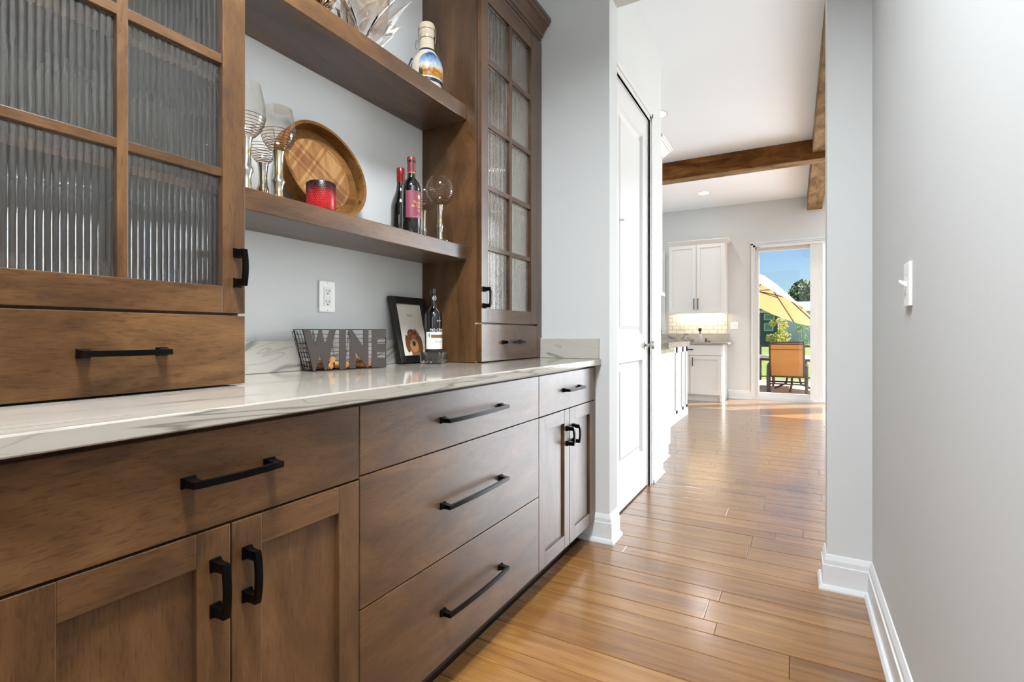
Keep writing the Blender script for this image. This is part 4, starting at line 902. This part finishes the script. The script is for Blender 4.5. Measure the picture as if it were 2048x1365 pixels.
# patio set
M_pf = plain('patio_frame', (46, 32, 27), .4, .3); M_sling = plain('sling_fabric', (158, 110, 54), .8)
def patio_chair(label):
    t = thing('patio_chair', label, 'chair', (0, 0, ZD), group='sling patio chairs'); r = .016   # faces +y, origin under centre
    for sx in (-1, 1):
        X = sx*.285
        build('side_frame', MB().tube([(X, -.36, 1.0), (X, -.27, .62), (X, -.17, .38), (X, .28, .42)], .017, 8), M_pf, t, local=True)
        build('armrest', MB().tube([(X+sx*.035, -.30, .575), (X+sx*.04, .05, .60), (X+sx*.04, .26, .585)], [.022, .028, .022], 8), M_pf, t, local=True)
        build('leg', MB().tube([(X+sx*.04, .24, .59), (X+sx*.045, .26, .3), (X+sx*.04, .24, .01)], .02, 8), M_pf, t, local=True)
        build('leg', MB().tube([(X+sx*.035, -.29, .57), (X+sx*.04, -.30, .3), (X+sx*.035, -.33, .01)], .022, 8), M_pf, t, local=True)
    cr = MB()
    for p_, q_ in (((-.285, -.36, 1.0), (.285, -.36, 1.0)), ((-.285, -.17, .37), (.285, -.17, .37)), ((-.285, .28, .42), (.285, .28, .42)), ((-.32, -.30, .24), (.32, -.30, .24)), ((-.32, .25, .24), (.32, .25, .24))): cr.tube([p_, q_], .014, 8)
    build('crossbar', cr, M_pf, t, local=True)
    def sheet(pts):
        vs = []
        for yy, z_ in pts: vs += [(-.275, yy-.004, z_), (.275, yy-.004, z_), (-.275, yy+.004, z_+.003), (.275, yy+.004, z_+.003)]
        fs = []
        for i in range(len(pts)-1):
            a = 4*i; fs += [(a, a+1, a+5, a+4), (a+2, a+6, a+7, a+3), (a, a+4, a+6, a+2), (a+1, a+3, a+7, a+5)]
        return MB().add(vs, fs)
    build('sling_back', sheet([(-.165, .385), (-.27, .62), (-.335, .89), (-.36, .995)]), M_sling, t, local=True); build('sling_seat', sheet([(.27, .42), (.05, .395), (-.165, .385)]), M_sling, t, local=True)
    build('seam', MB().box((-.275, -.349, .893), (.275, -.343, .899)), M_pf, t, local=True)
    return t
ch = patio_chair('patio chair with orange sling back turned to the glass door'); ch.location = (.76, 11.22, ZD); ch.rotation_euler = (0, 0, -.03)
for lab, loc, rz in (('patio chair mostly hidden on the far side of the table', (.78, 13.2, ZD), PI), ('patio chair at the left end of the table', (-.35, 12.0, ZD), -PI/2), ('patio chair at the right end of the table', (2.05, 12.15, ZD), PI/2)):
    c = copy_tree(ch); c.location = loc; c.rotation_euler = (0, 0, rz); c['label'] = lab
tb = thing('patio_table', 'dark patio table with pale top behind the orange-backed chair', 'table', (.85, 12.2, ZD))
build('tabletop', MB().lathe([(0, .70), (.98, .70), (1.0, .705), (1.0, .715), (0, .72)], n=48, smooth=False), plain('pale_table_top', (206, 206, 206), .25), tb, local=True)
build('rim', MB().lathe([(.97, .66), (1.005, .66), (1.005, .708), (.97, .70)], n=48, smooth=False, close=True), M_pf, tb, local=True)
for i in range(3):
    a = 2*PI*i/3+.4; build('leg', MB().tube([(.25*math.cos(a), .25*math.sin(a), .66), (.10*math.cos(a), .10*math.sin(a), .38), (.16*math.cos(a), .16*math.sin(a), .14), (.42*math.cos(a), .42*math.sin(a), .015)], .022, 8), M_pf, tb, local=True)
# umbrella
um = thing('patio_umbrella', 'tilted tan patio umbrella over the table, seen from below', 'umbrella', (.08, 12.2, ZD))
build('pole', MB().tube([(0, 0, 0), (0, 0, 2.16)], .02, 10), M_pf, um, local=True)
q = N('canopy_fabric'); q.set(Base_Color=(*lin((206, 176, 128)), 1), Roughness=.8); tl = q.n('BsdfTranslucent'); tl.inputs[0].default_value = (*lin((200, 160, 112)), 1); mx = q.n('MixShader'); mx.inputs[0].default_value = .19
q.l(q.b.outputs[0], mx.inputs[1]); q.l(tl.outputs[0], mx.inputs[2]); q.l(mx.outputs[0], q.out.inputs[0]); M_can = q.m
Mt = Matrix.Translation((0, 0, 2.08)) @ Matrix.Rotation(math.radians(30), 4, 'Y') @ Matrix.Rotation(math.radians(-8), 4, 'X')
vs = [(0, 0, .45)]; n = 8; Rr = 1.42
for k in (1, 2, 3):
    for i in range(n*2):
        a = 2*PI*i/(n*2); sag = 1 if i % 2 == 0 else .955; vs.append((Rr*k/3*sag*math.cos(a), Rr*k/3*sag*math.sin(a), .45-.45*(k/3)**1.15-(0 if i % 2 == 0 else .015)))
N2 = n*2; fs = [(0, 1+i, 1+(i+1) % N2) for i in range(N2)]
for k in range(2): fs += [(1+k*N2+i, 1+(k+1)*N2+i, 1+(k+1)*N2+(i+1) % N2, 1+k*N2+(i+1) % N2) for i in range(N2)]
build('canopy', MB().add(vs, fs).xf(Mt), M_can, um, local=True, recalc=False)
for i in range(n):
    a = 2*PI*i/n; build('rib', MB().tube([(0, 0, .43), (Rr*.5*math.cos(a), Rr*.5*math.sin(a), .215), (Rr*math.cos(a), Rr*math.sin(a), -.012)], .011, 5).tube([(0, 0, .08), (Rr*.45*math.cos(a), Rr*.45*math.sin(a), .235)], .010, 5).xf(Mt), M_pf, um, local=True)
build('hub', MB().lathe([(.03, .02), (.05, .04), (.05, .12), (.03, .14)], n=12).xf(Mt), M_pf, um, local=True)
# houses
def house(label, x0, x1, y0, y1, z0, z1, zr, mat, mroof, wins, ridge='x'):
    t = thing('house', label, 'house', ((x0+x1)/2, (y0+y1)/2, z0)); build('wall', B((x0, y0, z0), (x1, y1, z1)), mat, t)
    if ridge == 'x': r = MB().prism([(y0-.6, z1), ((y0+y1)/2, zr), (y1+.6, z1)], lambda a, b, d: (x0-.6+d, a, b), x1-x0+1.2)
    else: r = MB().prism([(x0-.6, z1), ((x0+x1)/2, zr), (x1+.6, z1)], lambda a, b, d: (a, y0-.6+d, b), y1-y0+1.2)
    build('roof', r, mroof, t); build('fascia', B((x0-.6, y0-.7, z1-.1), (x1+.6, y0-.55, z1+.35)), M_trim, t)
    for a, b, c, d in wins:
        f = build('window', B((a-.15, y0-.08, c-.15), (b+.15, y0, d+.15)), M_trim, t); k = max(1, round((b-a)/1.0)); st_ = (b-a)/k
        for i in range(k): build('pane', B((a+i*st_+.05, y0-.1, c), (a+(i+1)*st_-.05, y0-.07, d)), plain('far_glass', (120, 160, 170), .1), f)
    return t
hs_ = house('dark grey house with white-framed windows beyond the lawn', -14, -1.45, 92, 104, -1.2, 4.6, 7.6, plain('slate_siding', (100, 112, 124), .8), plain('grey_shingle', (88, 96, 104), .9), [(-3.3, -2.0, 3.5, 4.25), (-3.3, -2.2, 1.75, 2.7), (-2.9, -2.2, .1, .9)], 'y')
sd_ = MB()
for i in range(24): sd_.box((-14.02, 91.9, -1.1+i*.24), (-1.45, 91.99, -1.1+i*.24+.02))
tag(build('siding_board', sd_, plain('slate_siding_edge', (56, 66, 76), .8), hs_), kind='stuff')
house('pale house with light siding behind the yellow-green tree', -.7, 12, 112, 122, -1.2, 5.2, 7.6, plain('pale_siding', (250, 251, 252), .8), plain('pale_roof', (186, 196, 204), .9), [(8, 10, 2, 4)], 'x')
# trees
def tree(label, x, y, h, rad, trunk, cols, n, seed, z=-.95, sq=1.0, grp='trees beyond the lawn'):
    r = random.Random(seed); t = thing('tree', label, 'tree', (x, y, z), group=grp)
    build('trunk', MB().tube([(0, 0, 0), (.02*h, 0, h*.35), (0, .01*h, h*.8)], [rad*.07, rad*.05, rad*.015], 7), plain('bark', (92, 76, 60), .9), t, local=True)
    cen = [(r.gauss(0, .32)*rad, r.gauss(0, .32)*rad, trunk+(h-trunk)*r.random()**.8) for _ in range(18)]
    for k, col in enumerate(cols):
        mb = MB()
        for i in range(n//len(cols)):
            c = r.choice(cen); tz = (c[2]-trunk)/(h-trunk); rr = rad*(.62-.34*tz)*sq
            d = Vector((r.gauss(0, 1), r.gauss(0, 1), r.gauss(0, 1))).normalized()*rr*r.random()**.35; s_ = rad*.06*r.uniform(.6, 1.3)
            p = Vector(c)+d; u = Vector((r.gauss(0, 1), r.gauss(0, 1), r.gauss(0, 1))).normalized(); v = u.orthogonal().normalized()
            mb.add([p-u*s_, p+v*s_*.6, p+u*s_, p-v*s_*.6], [(0, 1, 2, 3)])
        tag(build('foliage', mb, plain('leaf_%d_%d_%d' % col, col, .7), t, local=True, recalc=False), kind='stuff')
tree('young yellow-green tree in front of the dark grey house', -.22, 48, 3.3, .88, .3, ((196, 196, 64), (120, 150, 50), (228, 196, 96)), 6000, 1, z=-1.0)
tree('slim young green tree right of the yellow-green tree', 1.5, 53, 3.7, .62, .8, ((96, 138, 44), (150, 184, 70)), 3000, 2, z=-1.0)
tree('large dark green tree rising behind the houses on the right', 4.9, 130, 13.6, 5.4, 4, ((70, 104, 46), (104, 138, 70), (44, 70, 44)), 9000, 3, z=-1)
tree('dark green tree behind the large tree at the right edge of the patio door', 16.5, 134, 13.0, 5, 2, ((58, 88, 44), (40, 64, 42)), 3600, 4, z=-1)
tree('green tree outside the far kitchen window', -3.6, 26, 6.0, 2.4, .8, ((86, 122, 70), (150, 176, 130)), 2600, 5, z=-1)
